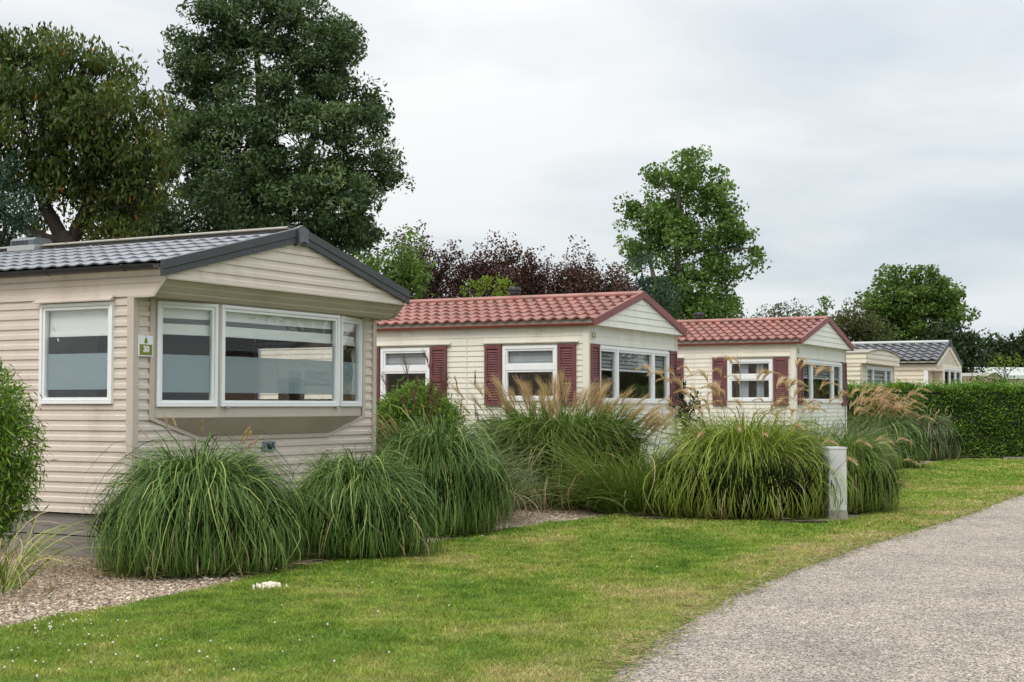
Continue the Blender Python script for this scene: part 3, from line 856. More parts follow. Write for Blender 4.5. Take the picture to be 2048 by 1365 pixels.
    for a in plates:
        mb = MB(); mb.fbox(le, a, a + 0.2, 0.0145, 0.018, 2.45, 2.53, Cm)
        mb.build('cover_plate', t)
    if lwins or f1 > f0:
        room(t, 0.09, W - 0.09, 0.02, min(4.6, L - 0.2), 0.5, 2.37)
    if number:
        Mx = Matrix.Translation(loc) @ Matrix.Rotation(rz, 4, 'Z')
        number_sign(Mx @ Vector((0.167, -0.021, 2.372)), rz, number, signlab, 0.15, 0.155)
    return t

cream_home(1175, 21.0, 27, 3.61, 9.5, 'cream mobile home with red tiled roof and maroon shutters beside the taupe home', 
           [(0.471, 1.368, 1.466, 2.28, 1.955, False), (2.627, 3.505, 1.466, 2.28, 1.955, False), (6.6, 7.4, 1.466, 2.28, 1.955, False)],
           (0.37, 3.24, 1.43, 2.28, (1.06, 2.55)), '31', 'white and olive plaque with a pear and number 31',
           hoods=((0.13, 1.70), (2.26, 3.85)), plates=(0.75, 2.95), flue=2.15)
cream_home(1590, 27.2, 27, 3.78, 9.0, 'farther cream mobile home with red tiled roof and pale curtains in its side window',
           [(0.42, 1.305, 1.475, 2.27, 1.935, True), (2.50, 3.4, 1.475, 2.27, 1.935, False)],
           (0.44, 3.42, 1.45, 2.27, (1.13, 2.72)), '32', 'tiny white and green plaque on the farther red roofed home',
           hoods=((0.09, 1.615), (2.19, 3.7)), plates=(1.05,), flue=2.6)

# ------------------------------------------------------------------ home with the arched front, home with the grey roof
def arched_home(px, Z, az, W, L, label, zb=0.4, ze=2.56, ztop=2.83, zarc=2.98, wall='ivory', front='ivory', OV=0.17, win=(0.55, 3.75), wz=(1.5, 2.5), group='mobile homes along the lane', loc=None):
    if loc is None:
        loc, rz = local_frame(px, Z, az)
    else:
        rz = R(90 - az)
    t = tag(empty('mobile_home', loc, rz), label, 'mobile home', group)
    fr = lambda a, d, z: (a, -d, z)
    le = lambda a, d, z: (-d, a, z)
    ri = lambda a, d, z: (W + d, a, z)
    m, f = M[wall], M[front]
    mb = MB()
    siding(mb, le, 0, L, zb, ze, [(0.95, 1.6, wz[0], wz[1])], 0.13, 0.016, m, 'dutch')
    siding(mb, lambda a, d, z: (-d - 0.006, a, z), -OV, L, ze, ztop, [], 0.13, 0.012, m, 'dutch')
    siding(mb, ri, 0, L, zb, ztop, [], 0.13, 0.016, m, 'dutch')
    siding(mb, fr, 0, W, zb, ze, [(win[0], win[1], wz[0], wz[1])], 0.13, 0.016, f, 'dutch')
    siding(mb, lambda a, d, z: (a, L + d, z), 0, W, zb, ztop, [], 0.13, 0.016, m, 'dutch')
    mb.build('wall', t)
    mb = MB(); mb.box((-0.02, -0.025, zb), (0.08, -0.017, ze), m); mb.build('corner_post', t)
    mb = MB(); mb.box((W - 0.08, -0.025, zb), (W + 0.02, -0.017, ze), m); mb.build('corner_post', t)
    mb = MB()
    arc = lambda x: ztop + (zarc - ztop) * (1 - ((x - W / 2) / (W / 2)) ** 2)
    zz = ze
    # clad front panel with an arched top, built in horizontal boards
    half = lambda z: (W / 2) * math.sqrt(max(0.0, 1 - max(0.0, z - ztop) / (zarc - ztop)))
    siding(mb, lambda a, d, z: (a, -OV - d, z), lambda z: W / 2 - half(z), lambda z: W / 2 + half(z), ze, zarc - 0.002, [], 0.14, 0.014, f, 'dutch')
    mb.poly([(0, -OV, ze), (W, -OV, ze), (W, 0.0, ze + 0.001), (0, 0.0, ze + 0.001)], f)
    mb.build('front_panel', t)
    mb = MB()
    n = 16
    for k in range(n):
        x0, x1 = -0.03 + (W + 0.06) * k / n, -0.03 + (W + 0.06) * (k + 1) / n
        z0, z1 = arc(min(max(x0, 0), W)), arc(min(max(x1, 0), W))
        mb.hull8([(x0, -OV - 0.04, z0), (x1, -OV - 0.04, z1), (x1, L, z1), (x0, L, z0), (x0, -OV - 0.04, z0 + 0.03), (x1, -OV - 0.04, z1 + 0.03), (x1, L, z1 + 0.03), (x0, L, z0 + 0.03)], M['ridge_pale'])
    mb.build('roof', t)
    d = (win[1] - win[0])
    window(t, lambda a, dd, z: (a, -dd - 0.01, z), win[0], win[1], wz[0], wz[1], mulls=(win[0] + d * 0.27, win[0] + d * 0.77), blind=(1.6, (0.09, 0.03)), fw=0.06, sash=0.03)
    window(t, lambda a, dd, z: (-dd - 0.01, a, z), 0.95, 1.6, wz[0], wz[1], blind=(1.75, (0.3, 0.02)), fw=0.05)
    mb = MB(); mb.box((0.05, 0.05, 0), (W - 0.05, L, zb - 0.005), M['timber']); mb.build('skirt', t)
    room(t, 0.09, W - 0.09, 0.02, 4.0, 0.5, ze - 0.05)
    return t
arched_home(1722, 40, 27, 4.15, 9, 'ivory mobile home with a curved roof front rising over the hedge')

def grey_home():
    W, L = 4.3, 10.0
    loc, rz = local_frame(1855, 46, 27)
    t = tag(empty('mobile_home', loc, rz), 'ivory mobile home with charcoal tiled roof and pointed boarded gable beyond the hedge', 'mobile home', 'mobile homes along the lane')
    zb, ze, za, OV = 0.4, 2.80, 3.43, 0.3
    m = M['ivory']
    mb = MB()
    siding(mb, lambda a, d, z: (-d, a, z), 0, L, zb, ze - 0.27, [], 0.13, 0.014, m, 'dutch')
    siding(mb, lambda a, d, z: (W + d, a, z), 0, L, zb, ze, [], 0.13, 0.014, m, 'dutch')
    siding(mb, lambda a, d, z: (a, -d, z), 0, W, zb, ze, [(1.0, W - 0.15, 1.0, 2.62)], 0.13, 0.014, m, 'dutch')
    siding(mb, lambda a, d, z: (a, L + d, z), 0, W, zb, ze, [], 0.13, 0.014, m, 'dutch')
    mb.box((-0.05, -OV, ze - 0.27), (-0.02, L, ze), m)
    mb.build('wall', t)
    mb = MB(); mb.box((-0.03, -0.03, zb), (0.09, -0.016, ze - 0.02), M['white_frame']); mb.box((-0.035, -0.03, zb), (-0.0155, 0.1, ze - 0.28), M['white_frame']); mb.build('corner_post', t)
    mb = MB(); mb.box((-0.04, 1.7, zb), (-0.016, 1.86, ze - 0.28), m); mb.build('cover_strip', t)
    sl = (za - ze) / (W / 2)
    mb = MB()
    x = 0.12
    while x < W - 0.12:
        x1 = min(x + 0.19, W - 0.1)
        hz = lambda q: ze - 0.02 + sl * min(q, W - q) - 0.03
        xm = W / 2
        pts = [(x, -OV, ze - 0.25), (x1, -OV, ze - 0.25), (x1, -OV, hz(x1))] + ([(xm, -OV, hz(xm))] if x < xm < x1 else []) + [(x, -OV, hz(x))]
        mb.poly(pts, m)
        mb.box((x1 - 0.008, -OV - 0.008, ze - 0.25), (x1 + 0.002, -OV - 0.001, hz(x1 - 0.004) - 0.01), M['ridge_pale'])
        x = x1
        if x1 >= W - 0.1 - 1e-6: break
    mb.box((-0.04, -OV - 0.02, ze - 0.30), (W + 0.04, 0.0, ze - 0.251), m)
    mb.build('gable', t)
    mb = MB()
    tiled_slope(mb, -0.1, ze, W / 2, za, -OV, L, M['char_tile'], 0.30, 6, 0.05, 0.05)
    tiled_slope(mb, W + 0.1, ze, W / 2, za, -OV, L, M['char_tile'], 0.30, 6, 0.05, 0.05)
    mb.poly([(0, L, ze), (W, L, ze), (W / 2, L, za)], m)
    roof = mb.build('roof', t)
    mb = MB(); mb.prism([(-0.12, 0), (-0.03, 0.05), (0.03, 0.05), (0.12, 0), (0.12, -0.04), (-0.12, -0.04)], (W / 2, -OV, za + 0.07), (W / 2, L, za + 0.07), (1, 0, 0), (0, 0, 1), M['white_roof']); mb.build('ridge_cap', roof)
    mb = MB(); mb.box((W / 2 - 0.07, -OV - 0.07, za - 0.12), (W / 2 + 0.07, -OV - 0.042, za + 0.15), M['dark_metal']); mb.build('gable_cap', t)
    gb = lambda a, d, z: (a, -OV - 0.005 - d, z)
    for s in (0, 1):
        u = lambda q: W - q if s else q
        barge(t, gb, u(-0.14), ze + 0.03, u(W / 2), za + 0.10, 0.13, 0.0, 0.035, M['dark_metal'], 'bargeboard', False)
        barge(t, lambda a, d, z: (a, -OV - 0.003 - d, z), u(0.0), ze - 0.06, u(W / 2), za - 0.025, 0.16, 0.0, 0.02, m, 'inner_bargeboard', False)
    gutter(t, -0.14, -OV, L, ze - 0.10, M['black_gutter'], False, None, 0.05)
    # glazed bay in front
    mb = MB()
    b = -0.32
    mb.box((0.95, b, zb), (0.99, -0.02, 2.52), m)
    mb.box((0.992, b, zb), (W - 0.15, b + 0.05, 0.95), m); mb.box((0.992, b, 2.64), (W - 0.15, b + 0.05, 2.72), m)
    mb.box((W - 0.148, b, zb), (W - 0.1, -0.02, 2.7), m)
    mb.build('bay_surround', t)
    window(t, lambda a, d, z: (a, b - d, z), 1.0, W - 0.16, 0.96, 2.63, mulls=(2.05, 3.1), fw=0.07, sash=0.03, curtain=[(2.35, 2.75), (3.5, 3.9)])
    mb = MB(); mb.tube([(0.5, -0.014, 1.68), (0.5, -0.03, 1.68)], 0.13, M['plate_black'], 20); mb.build('round_plaque', t)
    mb = MB(); mb.box((0.05, 0.05, 0), (W - 0.05, L, zb - 0.005), M['timber']); mb.build('skirt', t)
    room(t, 0.09, W - 0.09, 0.02, 4.0, 0.5, 2.5)
grey_home()

# far homes at the right edge: brown one with a curved roof, long white-roofed one behind
arched_home(1963, 56, 27, 3.8, 8.0, 'small brown mobile home with curved dark roof, far beyond the hedge', 0.3, 2.28, 2.5, 2.66, 'brown_clad', 'brown_clad', 0.2, (0.5, 3.3), (1.3, 2.15))
def far_home():
    t = tag(empty('mobile_home', (24.3, 80, 0), R(3)), 'long beige mobile home with flat white roof at the far right', 'mobile home', 'mobile homes along the lane')
    mb = MB()
    siding(mb, lambda a, d, z: (a, -d, z), 0, 14, 0.4, 2.85, [(6, 7.2, 1.4, 2.2)], 0.16, 0.016, M['ivory'], 'dutch')
    siding(mb, lambda a, d, z: (-d, a, z), 0, 4, 0.4, 2.85, [], 0.16, 0.016, M['ivory'], 'dutch')
    siding(mb, lambda a, d, z: (14 + d, a, z), 0, 4, 0.4, 2.85, [], 0.16, 0.016, M['ivory'], 'dutch')
    siding(mb, lambda a, d, z: (a, 4 + d, z), 0, 14, 0.4, 2.85, [], 0.16, 0.016, M['ivory'], 'dutch')
    mb.build('wall', t)
    mb = MB(); mb.hull8([(-0.3, -0.3, 2.85), (14.3, -0.3, 2.85), (14.3, 4.3, 2.85), (-0.3, 4.3, 2.85), (-0.2, -0.25, 3.05), (14.2, -0.25, 3.05), (14.0, 2.0, 3.55), (0.0, 2.0, 3.55)], M['white_roof']); mb.build('roof', t)
    mb = MB(); mb.box((0.1, 0.1, 0), (13.9, 3.9, 0.395), M['timber']); mb.build('skirt', t)
    window(t, lambda a, d, z: (a, -d - 0.01, z), 6, 7.2, 1.4, 2.2, blind=(1.8, (0.2, 0.02)), fw=0.06)
far_home()

# homes across the lane: out of the frame, but their windows and walls show as reflections in the glass
cream_home(0, 0, 215, 3.7, 8.5, 'cream home across the lane, mirrored in the bay windows', [(0.6, 1.6, 1.47, 2.28, 1.95, False), (3.0, 3.9, 1.47, 2.28, 1.95, False)], (0.4, 3.2, 1.43, 2.28, (1.1, 2.5)),
           hoods=(), loc=(17.5, 25.5, 0), wall='brown_clad', front='taupe', roofm='grey_tile', trim='dark_metal', gut='black_gutter', shut=False, group='mobile homes across the lane')
cream_home(0, 0, 215, 3.7, 8.5, 'white shuttered home across the lane, mirrored in the row', [(0.6, 1.6, 1.47, 2.28, 1.95, False)], (0.4, 3.2, 1.43, 2.28, (1.1, 2.5)),
           hoods=(), loc=(22.5, 34.5, 0), group='mobile homes across the lane')

# utility cabinet by the lane
def cabinet():
    p = gp(1677, 1040)
    t = tag(empty('utility_cabinet', (p.x, p.y, 0), R(5)), 'grey weathered utility cabinet standing in the yellow green grass by the lawn', 'utility cabinet')
    mb = MB(); mb.box((-0.115, 0.0, 0), (0.115, 0.3, 0.10), M['concrete']); mb.build('plinth', t)
    mb = MB(); mb.box((-0.11, 0.004, 0.101), (0.11, 0.3, 0.86), M['cabinet']); 
    mb.box((-0.116, -0.004, 0.861), (0.116, 0.306, 0.885), M['cabinet'])
    mb.box((-0.108, 0.0, 0.86), (0.108, 0.005, 0.862), M['plate_black'])
    mb.build('housing', t)
    mb = MB(); mb.box((-0.104, -0.006, 0.115), (0.104, 0.003, 0.85), M['cabinet'])
    d = mb.build('door', t)
    for z in (0.19, 0.76):
        mb = MB(); mb.box((0.094, -0.011, z), (0.108, -0.0062, z + 0.05), M['metal']); mb.build('hinge', d)
    mb = MB(); mb.box((-0.094, -0.012, 0.38), (-0.084, -0.0065, 0.49), M['plate_black']); mb.build('handle', d)
cabinet()

def plank_edge():
    p = gp(2020, 918)
    t = tag(empty('timber_ramp', (p.x, p.y - 0.6, 0), R(2)), 'low grey timber edging lying on the grass before the hedge', 'timber edging')
    mb = MB(); mb.box((-0.32, 0, 0.0), (3.0, 0.12, 0.06), M['timber']); mb.build('board', t)
    mb = MB(); mb.box((-0.3, 0.121, 0.0), (3.0, 0.22, 0.05), M['timber']); mb.build('board', t)
plank_edge()

def rail():
    p = at(1792, 811, 42.5)
    t = tag(empty('handrail', (p.x, p.y, 0), R(63)), 'dark sloping handrail between the two ivory homes beyond the hedge', 'handrail')
    k = M['dark_metal']
    mb = MB()
    mb.hull8([(0, -0.03, 1.95), (0, 0.03, 1.95), (1.6, 0.03, 1.75), (1.6, -0.03, 1.75), (0, -0.03, 2.02), (0, 0.03, 2.02), (1.6, 0.03, 1.82), (1.6, -0.03, 1.82)], k)
    mb.build('top_rail', t)
    mb = MB(); mb.box((0, -0.02, 0.9), (1.6, 0.02, 1.70), k); mb.build('panel', t)
    for x in (0.0, 1.55):
        mb = MB(); mb.box((x, -0.04, 0), (x + 0.05, -0.021, 1.7), k); mb.build('post', t)
rail()
# ------------------------------------------------------------------ ground, lawn, gravel, lane
def ground_sheet():
    m, nt, bs, out = new_mat('ground_turf')
    v = objcoord(nt)
    n = noise(nt, 0.6, 6, 0.6, v)
    rp = ramp(nt, [(0.3, (0.05, 0.075, 0.02)), (0.7, (0.1, 0.12, 0.035))], n.outputs[0])
    nt.links.new(rp.outputs[0], bs.inputs['Base Color'])
    bs.inputs['Roughness'].default_value = 0.95
    mb = MB(); mb.poly([(-400, -300, 0), (400, -300, 0), (400, 700, 0), (-400, 700, 0)], m)
    tag(mb.build('ground'), kind='structure')
ground_sheet()

def lawn_color(nt, darker=1.0):
    """patchy lawn: lush green, yellow worn areas, straw"""
    g = nd(nt, 'ShaderNodeNewGeometry')
    mp = nd(nt, 'ShaderNodeMapping'); mp.inputs['Scale'].default_value = (0.8, 0.45, 1)
    nt.links.new(g.outputs['Position'], mp.inputs[0])
    n1 = noise(nt, 1.15, 6, 0.68, mp.outputs[0])
    n2 = noise(nt, 4.5, 4, 0.6, g.outputs['Position'])
    at_ = nd(nt, 'ShaderNodeAttribute'); at_.attribute_name = 'along'
    mxa = nd(nt, 'ShaderNodeMath', operation='ADD'); nt.links.new(n1.outputs[0], mxa.inputs[0])
    msc = nd(nt, 'ShaderNodeMath', operation='MULTIPLY'); nt.links.new(at_.outputs['Fac'], msc.inputs[0]); msc.inputs[1].default_value = 0.16
    nt.links.new(msc.outputs[0], mxa.inputs[1])
    rp = ramp(nt, [(0.33, (0.11, 0.225, 0.018)), (0.46, (0.185, 0.295, 0.03)), (0.55, (0.28, 0.35, 0.056)), (0.67, (0.42, 0.40, 0.13)), (0.82, (0.52, 0.43, 0.2))], mxa.outputs[0])
    r2 = ramp(nt, [(0.3, (0.72 * darker,) * 3), (0.7, (1.2 * darker,) * 3)], n2.outputs[0])
    return mixc(nt, 1.0, rp.outputs[0], r2.outputs[0], 'MULTIPLY')

def lawn_mats():
    m, nt, bs, out = new_mat('lawn_soil')
    col = lawn_color(nt, 0.62)
    nt.links.new(col, bs.inputs['Base Color'])
    bs.inputs['Roughness'].default_value = 0.95
    b = noise(nt, 120, 4, 0.7, objcoord(nt)); bump(nt, b.outputs[0], 0.8, 0.02, bs)
    m2, nt2, bs2, out2 = new_mat('lawn_blades')
    col = lawn_color(nt2)
    a = nd(nt2, 'ShaderNodeAttribute'); a.attribute_name = 'rnd'
    r = ramp(nt2, [(0, (0.42, 0.48, 0.4)), (0.5, (1.0, 1.0, 1.0)), (0.88, (1.3, 1.2, 1.3)), (0.9, (1.7, 1.25, 2.2)), (1, (2.2, 1.5, 3.2))], a.outputs['Fac'])
    col = mixc(nt2, 1.0, col, r.outputs[0], 'MULTIPLY')
    nt2.links.new(col, bs2.inputs['Base Color'])
    bs2.inputs['Roughness'].default_value = 0.5
    bs2.inputs['Specular IOR Level'].default_value = 0.25
    tr = nd(nt2, 'ShaderNodeBsdfTranslucent'); nt2.links.new(col, tr.inputs[0])
    mx = nd(nt2, 'ShaderNodeMixShader'); mx.inputs[0].default_value = 0.35
    nt2.links.new(bs2.outputs[0], mx.inputs[1]); nt2.links.new(tr.outputs[0], mx.inputs[2]); nt2.links.new(mx.outputs[0], out2.inputs[0])
    return m, m2
LAWN, BLADE = lawn_mats()

def gravel_mats():
    m, nt, bs, out = new_mat('gravel_bed')
    v = objcoord(nt)
    vo = nd(nt, 'ShaderNodeTexVoronoi'); vo.inputs['Scale'].default_value = 75
    nt.links.new(v, vo.inputs['Vector'])
    sp = nd(nt, 'ShaderNodeSeparateColor'); nt.links.new(vo.outputs['Color'], sp.inputs[0])
    rp = ramp(nt, [(0, (0.09, 0.07, 0.055)), (0.3, (0.26, 0.20, 0.155)), (0.6, (0.40, 0.32, 0.25)), (0.85, (0.5, 0.43, 0.36)), (1, (0.7, 0.66, 0.6))], sp.outputs[0])
    n = noise(nt, 0.8, 4, 0.6, v)
    r2 = ramp(nt, [(0.35, (0.75, 0.72, 0.68)), (0.65, (1.05, 1.03, 1.0))], n.outputs[0])
    nt.links.new(mixc(nt, 1, rp.outputs[0], r2.outputs[0], 'MULTIPLY'), bs.inputs['Base Color'])
    bs.inputs['Roughness'].default_value = 0.85
    inv = nd(nt, 'ShaderNodeMath', operation='SUBTRACT'); inv.inputs[0].default_value = 1
    nt.links.new(vo.outputs['Distance'], inv.inputs[1])
    bump(nt, inv.outputs[0], 1.0, 0.015, bs)
    m2, nt, bs, out = new_mat('pebbles')
    a = nd(nt, 'ShaderNodeAttribute'); a.attribute_name = 'rnd'
    rp = ramp(nt, [(0, (0.035, 0.028, 0.024)), (0.22, (0.16, 0.11, 0.078)), (0.55, (0.32, 0.228, 0.15)), (0.85, (0.43, 0.34, 0.24)), (1, (0.66, 0.59, 0.50))], a.outputs['Fac'])
    nt.links.new(rp.outputs[0], bs.inputs['Base Color']); bs.inputs['Roughness'].default_value = 0.7
    return m, m2
GRAVEL, PEBBLE = gravel_mats()

def road_mat():
    m, nt, bs, out = new_mat('chip_sealed_asphalt')
    v = objcoord(nt)
    vo = nd(nt, 'ShaderNodeTexVoronoi'); vo.inputs['Scale'].default_value = 112
    nt.links.new(v, vo.inputs['Vector'])
    sp = nd(nt, 'ShaderNodeSeparateColor'); nt.links.new(vo.outputs['Color'], sp.inputs[0])
    rp = ramp(nt, [(0, (0.03, 0.027, 0.025)), (0.18, (0.08, 0.07, 0.06)), (0.36, (0.22, 0.185, 0.15)), (0.65, (0.37, 0.315, 0.258)), (0.9, (0.47, 0.41, 0.34)), (1, (0.68, 0.62, 0.54))], sp.outputs[0])
    n = noise(nt, 0.9, 6, 0.65, v)
    r2 = ramp(nt, [(0.32, (0.76, 0.76, 0.77)), (0.5, (1.0, 0.99, 0.98)), (0.7, (1.12, 1.10, 1.07))], n.outputs[0])
    n3 = noise(nt, 9, 4, 0.7, v)
    r3 = ramp(nt, [(0.35, (0.8, 0.8, 0.8)), (0.65, (1.1, 1.1, 1.1))], n3.outputs[0])
    c = mixc(nt, 1, rp.outputs[0], r2.outputs[0], 'MULTIPLY')
    c = mixc(nt, 1, c, r3.outputs[0], 'MULTIPLY')
    nt.links.new(c, bs.inputs['Base Color'])
    bs.inputs['Roughness'].default_value = 0.85
    inv = nd(nt, 'ShaderNodeMath', operation='SUBTRACT'); inv.inputs[0].default_value = 1
    nt.links.new(vo.outputs['Distance'], inv.inputs[1])
    bump(nt, inv.outputs[0], 0.9, 0.006, bs)
    return m
ROAD = road_mat()

GR_EDGE = [(-9.0, -6.0), (-6.6, 2.0), (-4.6, 6.4), (-3.21, 9.16), (-2.81, 9.96), (-2.31, 11.15), (-2.02, 12.2), (-1.62, 13.0), (-1.08, 13.95), (-0.3, 15.9), (1.16, 18.14), (1.8, 17.67), (2.84, 17.37), (3.84, 17.3), (5.13, 20.3), (6.3, 25.5), (8.01, 30.42), (11.22, 37.04), (13.17, 37.6), (17.0, 37.9), (23.0, 39.0), (30.0, 44.0), (44.0, 58.0)]
RD_EDGE = [(-2.2, -6.0), (-1.0, 0.0), (-0.15, 5.0)] + [tuple(gp(*q).xy) for q in ((1208, 1361), (1257, 1321), (1315, 1277), (1373, 1243), (1418, 1216), (1480, 1183), (1551, 1156), (1623, 1129), (1685, 1106), (1730, 1091), (1789, 1074), (1875, 1048), (1946, 1026), (2002, 1003), (2048, 990))] + [(11.5, 28.5), (15.5, 33.5), (21.0, 38.0), (30.0, 43.0), (45.0, 56.0)]
def smooth_line(pts, n=6):
    out = []
    P = [Vector((a, b, 0)) for a, b in pts]
    for i in range(len(P) - 1):
        p0, p1, p2, p3 = P[max(i - 1, 0)], P[i], P[i + 1], P[min(i + 2, len(P) - 1)]
        for k in range(n):
            t = k / n
            out.append(0.5 * ((2 * p1) + (p2 - p0) * t + (2 * p0 - 5 * p1 + 4 * p2 - p3) * t * t + (3 * p1 - p0 - 3 * p2 + p3) * t ** 3))
    out.append(P[-1])
    return out
GE = smooth_line(GR_EDGE); RE = smooth_line(RD_EDGE, 26)
def wob(p, s, a):
    return a * (math.sin(p.y * s + 1.3) * 0.5 + math.sin(p.y * s * 2.7 + p.x) * 0.3 + math.sin(p.y * s * 6.1) * 0.2)
REw = [Vector((p.x + (wob(p, 7.0, 0.05) + wob(p, 31.0, 0.045)), p.y, 0)) for p in RE]

def strip(name, left, right, z, mat, even=True):
    """sheet between two lines, resampled to the same count"""
    def res(L, k):
        d = [0]
        for a, b in zip(L, L[1:]): d.append(d[-1] + (b - a).length)
        o = []; j = 0
        for i in range(k):
            t = d[-1] * i / (k - 1)
            while j < len(d) - 2 and d[j + 1] < t: j += 1
            f = (t - d[j]) / max(d[j + 1] - d[j], 1e-9)
            o.append(L[j].lerp(L[j + 1], min(max(f, 0), 1)))
        return o
    k = 700
    A, B = (res(left, k), res(right, k)) if even else (left, right)
    k = len(A)
    mb = MB()
    for i in range(k - 1):
        mb.poly([(A[i].x, A[i].y, z), (B[i].x, B[i].y, z), (B[i + 1].x, B[i + 1].y, z), (A[i + 1].x, A[i + 1].y, z)], mat)
    o = mb.build(name)
    return tag(o, kind='structure')
# lane follows its own edge line at a constant width
lane_r = smooth_line([(2.2, -6.0), (3.4, 1.0), (5.0, 6.0), (6.9, 10.5), (9.6, 15.0), (13.2, 19.6), (18.0, 25.0), (24.5, 31.0), (33.0, 37.5), (49.0, 51.0)])
strip('lane', REw, lane_r, 0.004, ROAD)
strip('lawn', GE, [p + Vector((0.03, 0, 0)) for p in RE], 0.008, LAWN)
strip('gravel_bed', [Vector((p.x - 7.5, p.y + 7.5, 0)) for p in GE], [p + Vector((0.12, -0.05, 0)) for p in GE], 0.0015, GRAVEL, False)

def inside_lawn(P, jit=0.0):
    """numpy test: between gravel edge and lane edge (both given as x over y)"""
    gy = np.array([p.y for p in GE]); gx = np.array([p.x for p in GE])
    o = np.argsort(gy, kind='stable')
    ry = np.array([p.y for p in REw]); rx = np.array([p.x for p in REw])
    poly = [(p.x, p.y) for p in GE] + [(p.x, p.y) for p in reversed(REw)]
    x, y = P[:, 0] + jit * np.sin(P[:, 1] * 9) , P[:, 1]
    ins = np.zeros(len(P), bool)
    n = len(poly)
    for i in range(n):
        x0, y0 = poly[i]; x1, y1 = poly[(i + 1) % n]
        c = ((y0 > y) != (y1 > y))
        if abs(y1 - y0) < 1e-12: continue
        xi = (x1 - x0) * (y - y0) / (y1 - y0) + x0
        ins ^= c & (x < xi)
    return ins

def edge_dry(P):
    """how close a blade stands to the lane, where the turf is worn and dry (1 at the edge, 0 from 0.9 m on)"""
    E_ = np.array([(p.x, p.y) for p in REw[::6]])
    d = np.full(len(P), 9.0)
    for k in range(0, len(P), 20000):
        q = P[k:k + 20000]
        d[k:k + 20000] = np.sqrt(((q[:, None, :] - E_[None]) ** 2).sum(2)).min(1)
    return np.clip(1 - d / 0.95, 0, 1) ** 0.8

def lawn_grass():
    Vs, Fs, Rs, Ds = [], [], [], []
    off = 0
    for (y0, y1, dens, h, w) in ((5.8, 8.5, 11000, 0.032, 0.0038), (8.5, 11, 8500, 0.034, 0.0046), (11, 15, 5500, 0.038, 0.006), (15, 20, 2600, 0.045, 0.009), (20, 27, 1300, 0.045, 0.013), (27, 38, 700, 0.045, 0.02)):
        xa, xb = -0.37 * y1 - 0.3, min(0.37 * y1 + 0.3, 14)
        A = (xb - xa) * (y1 - y0)
        n = int(A * dens)
        P = np.stack([rng.uniform(xa, xb, n), rng.uniform(y0, y1, n)], 1)
        J = P + rng.normal(0, 0.035, P.shape)
        keep = inside_lawn(J)
        # a few tufts creep out over the lane's edge
        P = P[keep]
        P = P[np.abs(P[:, 0]) < 0.365 * P[:, 1] + 0.25]
        n = len(P)
        dry = edge_dry(P)
        ang = rng.uniform(0, 2 * np.pi, n); fa = rng.uniform(0, 2 * np.pi, n)
        clump = 0.75 + 0.45 * np.sin(P[:, 0] * 7.3 + np.sin(P[:, 1] * 5.1) * 2) * np.sin(P[:, 1] * 6.7)
        hh = h * rng.uniform(0.45, 1.15, n) * np.clip(clump, 0.5, 1.2)
        lean = rng.uniform(0.1, 1.7, n) * hh
        ww = w * rng.uniform(0.7, 1.3, n)
        sx, sy = np.cos(fa) * ww / 2, np.sin(fa) * ww / 2
        dx, dy = np.cos(ang) * lean, np.sin(ang) * lean
        V = np.zeros((n, 5, 3))
        V[:, 0] = np.stack([P[:, 0] - sx, P[:, 1] - sy, np.full(n, 0.008)], 1)
        V[:, 1] = np.stack([P[:, 0] + sx, P[:, 1] + sy, np.full(n, 0.008)], 1)
        V[:, 2] = np.stack([P[:, 0] - sx * .8 + dx * .35, P[:, 1] - sy * .8 + dy * .35, 0.008 + hh * .62], 1)
        V[:, 3] = np.stack([P[:, 0] + sx * .8 + dx * .35, P[:, 1] + sy * .8 + dy * .35, 0.008 + hh * .62], 1)
        V[:, 4] = np.stack([P[:, 0] + dx, P[:, 1] + dy, 0.008 + hh], 1)
        b = (np.arange(n) * 5 + off)[:, None]
        Fs.append(np.concatenate([b + np.array([[0, 1, 3]]), b + np.array([[0, 3, 2]]), b + np.array([[2, 3, 4]])], 0))
        Vs.append(V.reshape(-1, 3)); Rs.append(np.repeat(rng.uniform(0, 1, n), 5)); Ds.append(np.repeat(dry, 5)); off += n * 5
    o = fast('lawn_grass', np.concatenate(Vs), np.concatenate(Fs), BLADE, rnd=np.concatenate(Rs), along=np.concatenate(Ds))
    tag(o, 'short patchy green and yellow lawn grass', 'grass', kind='stuff')
lawn_grass()

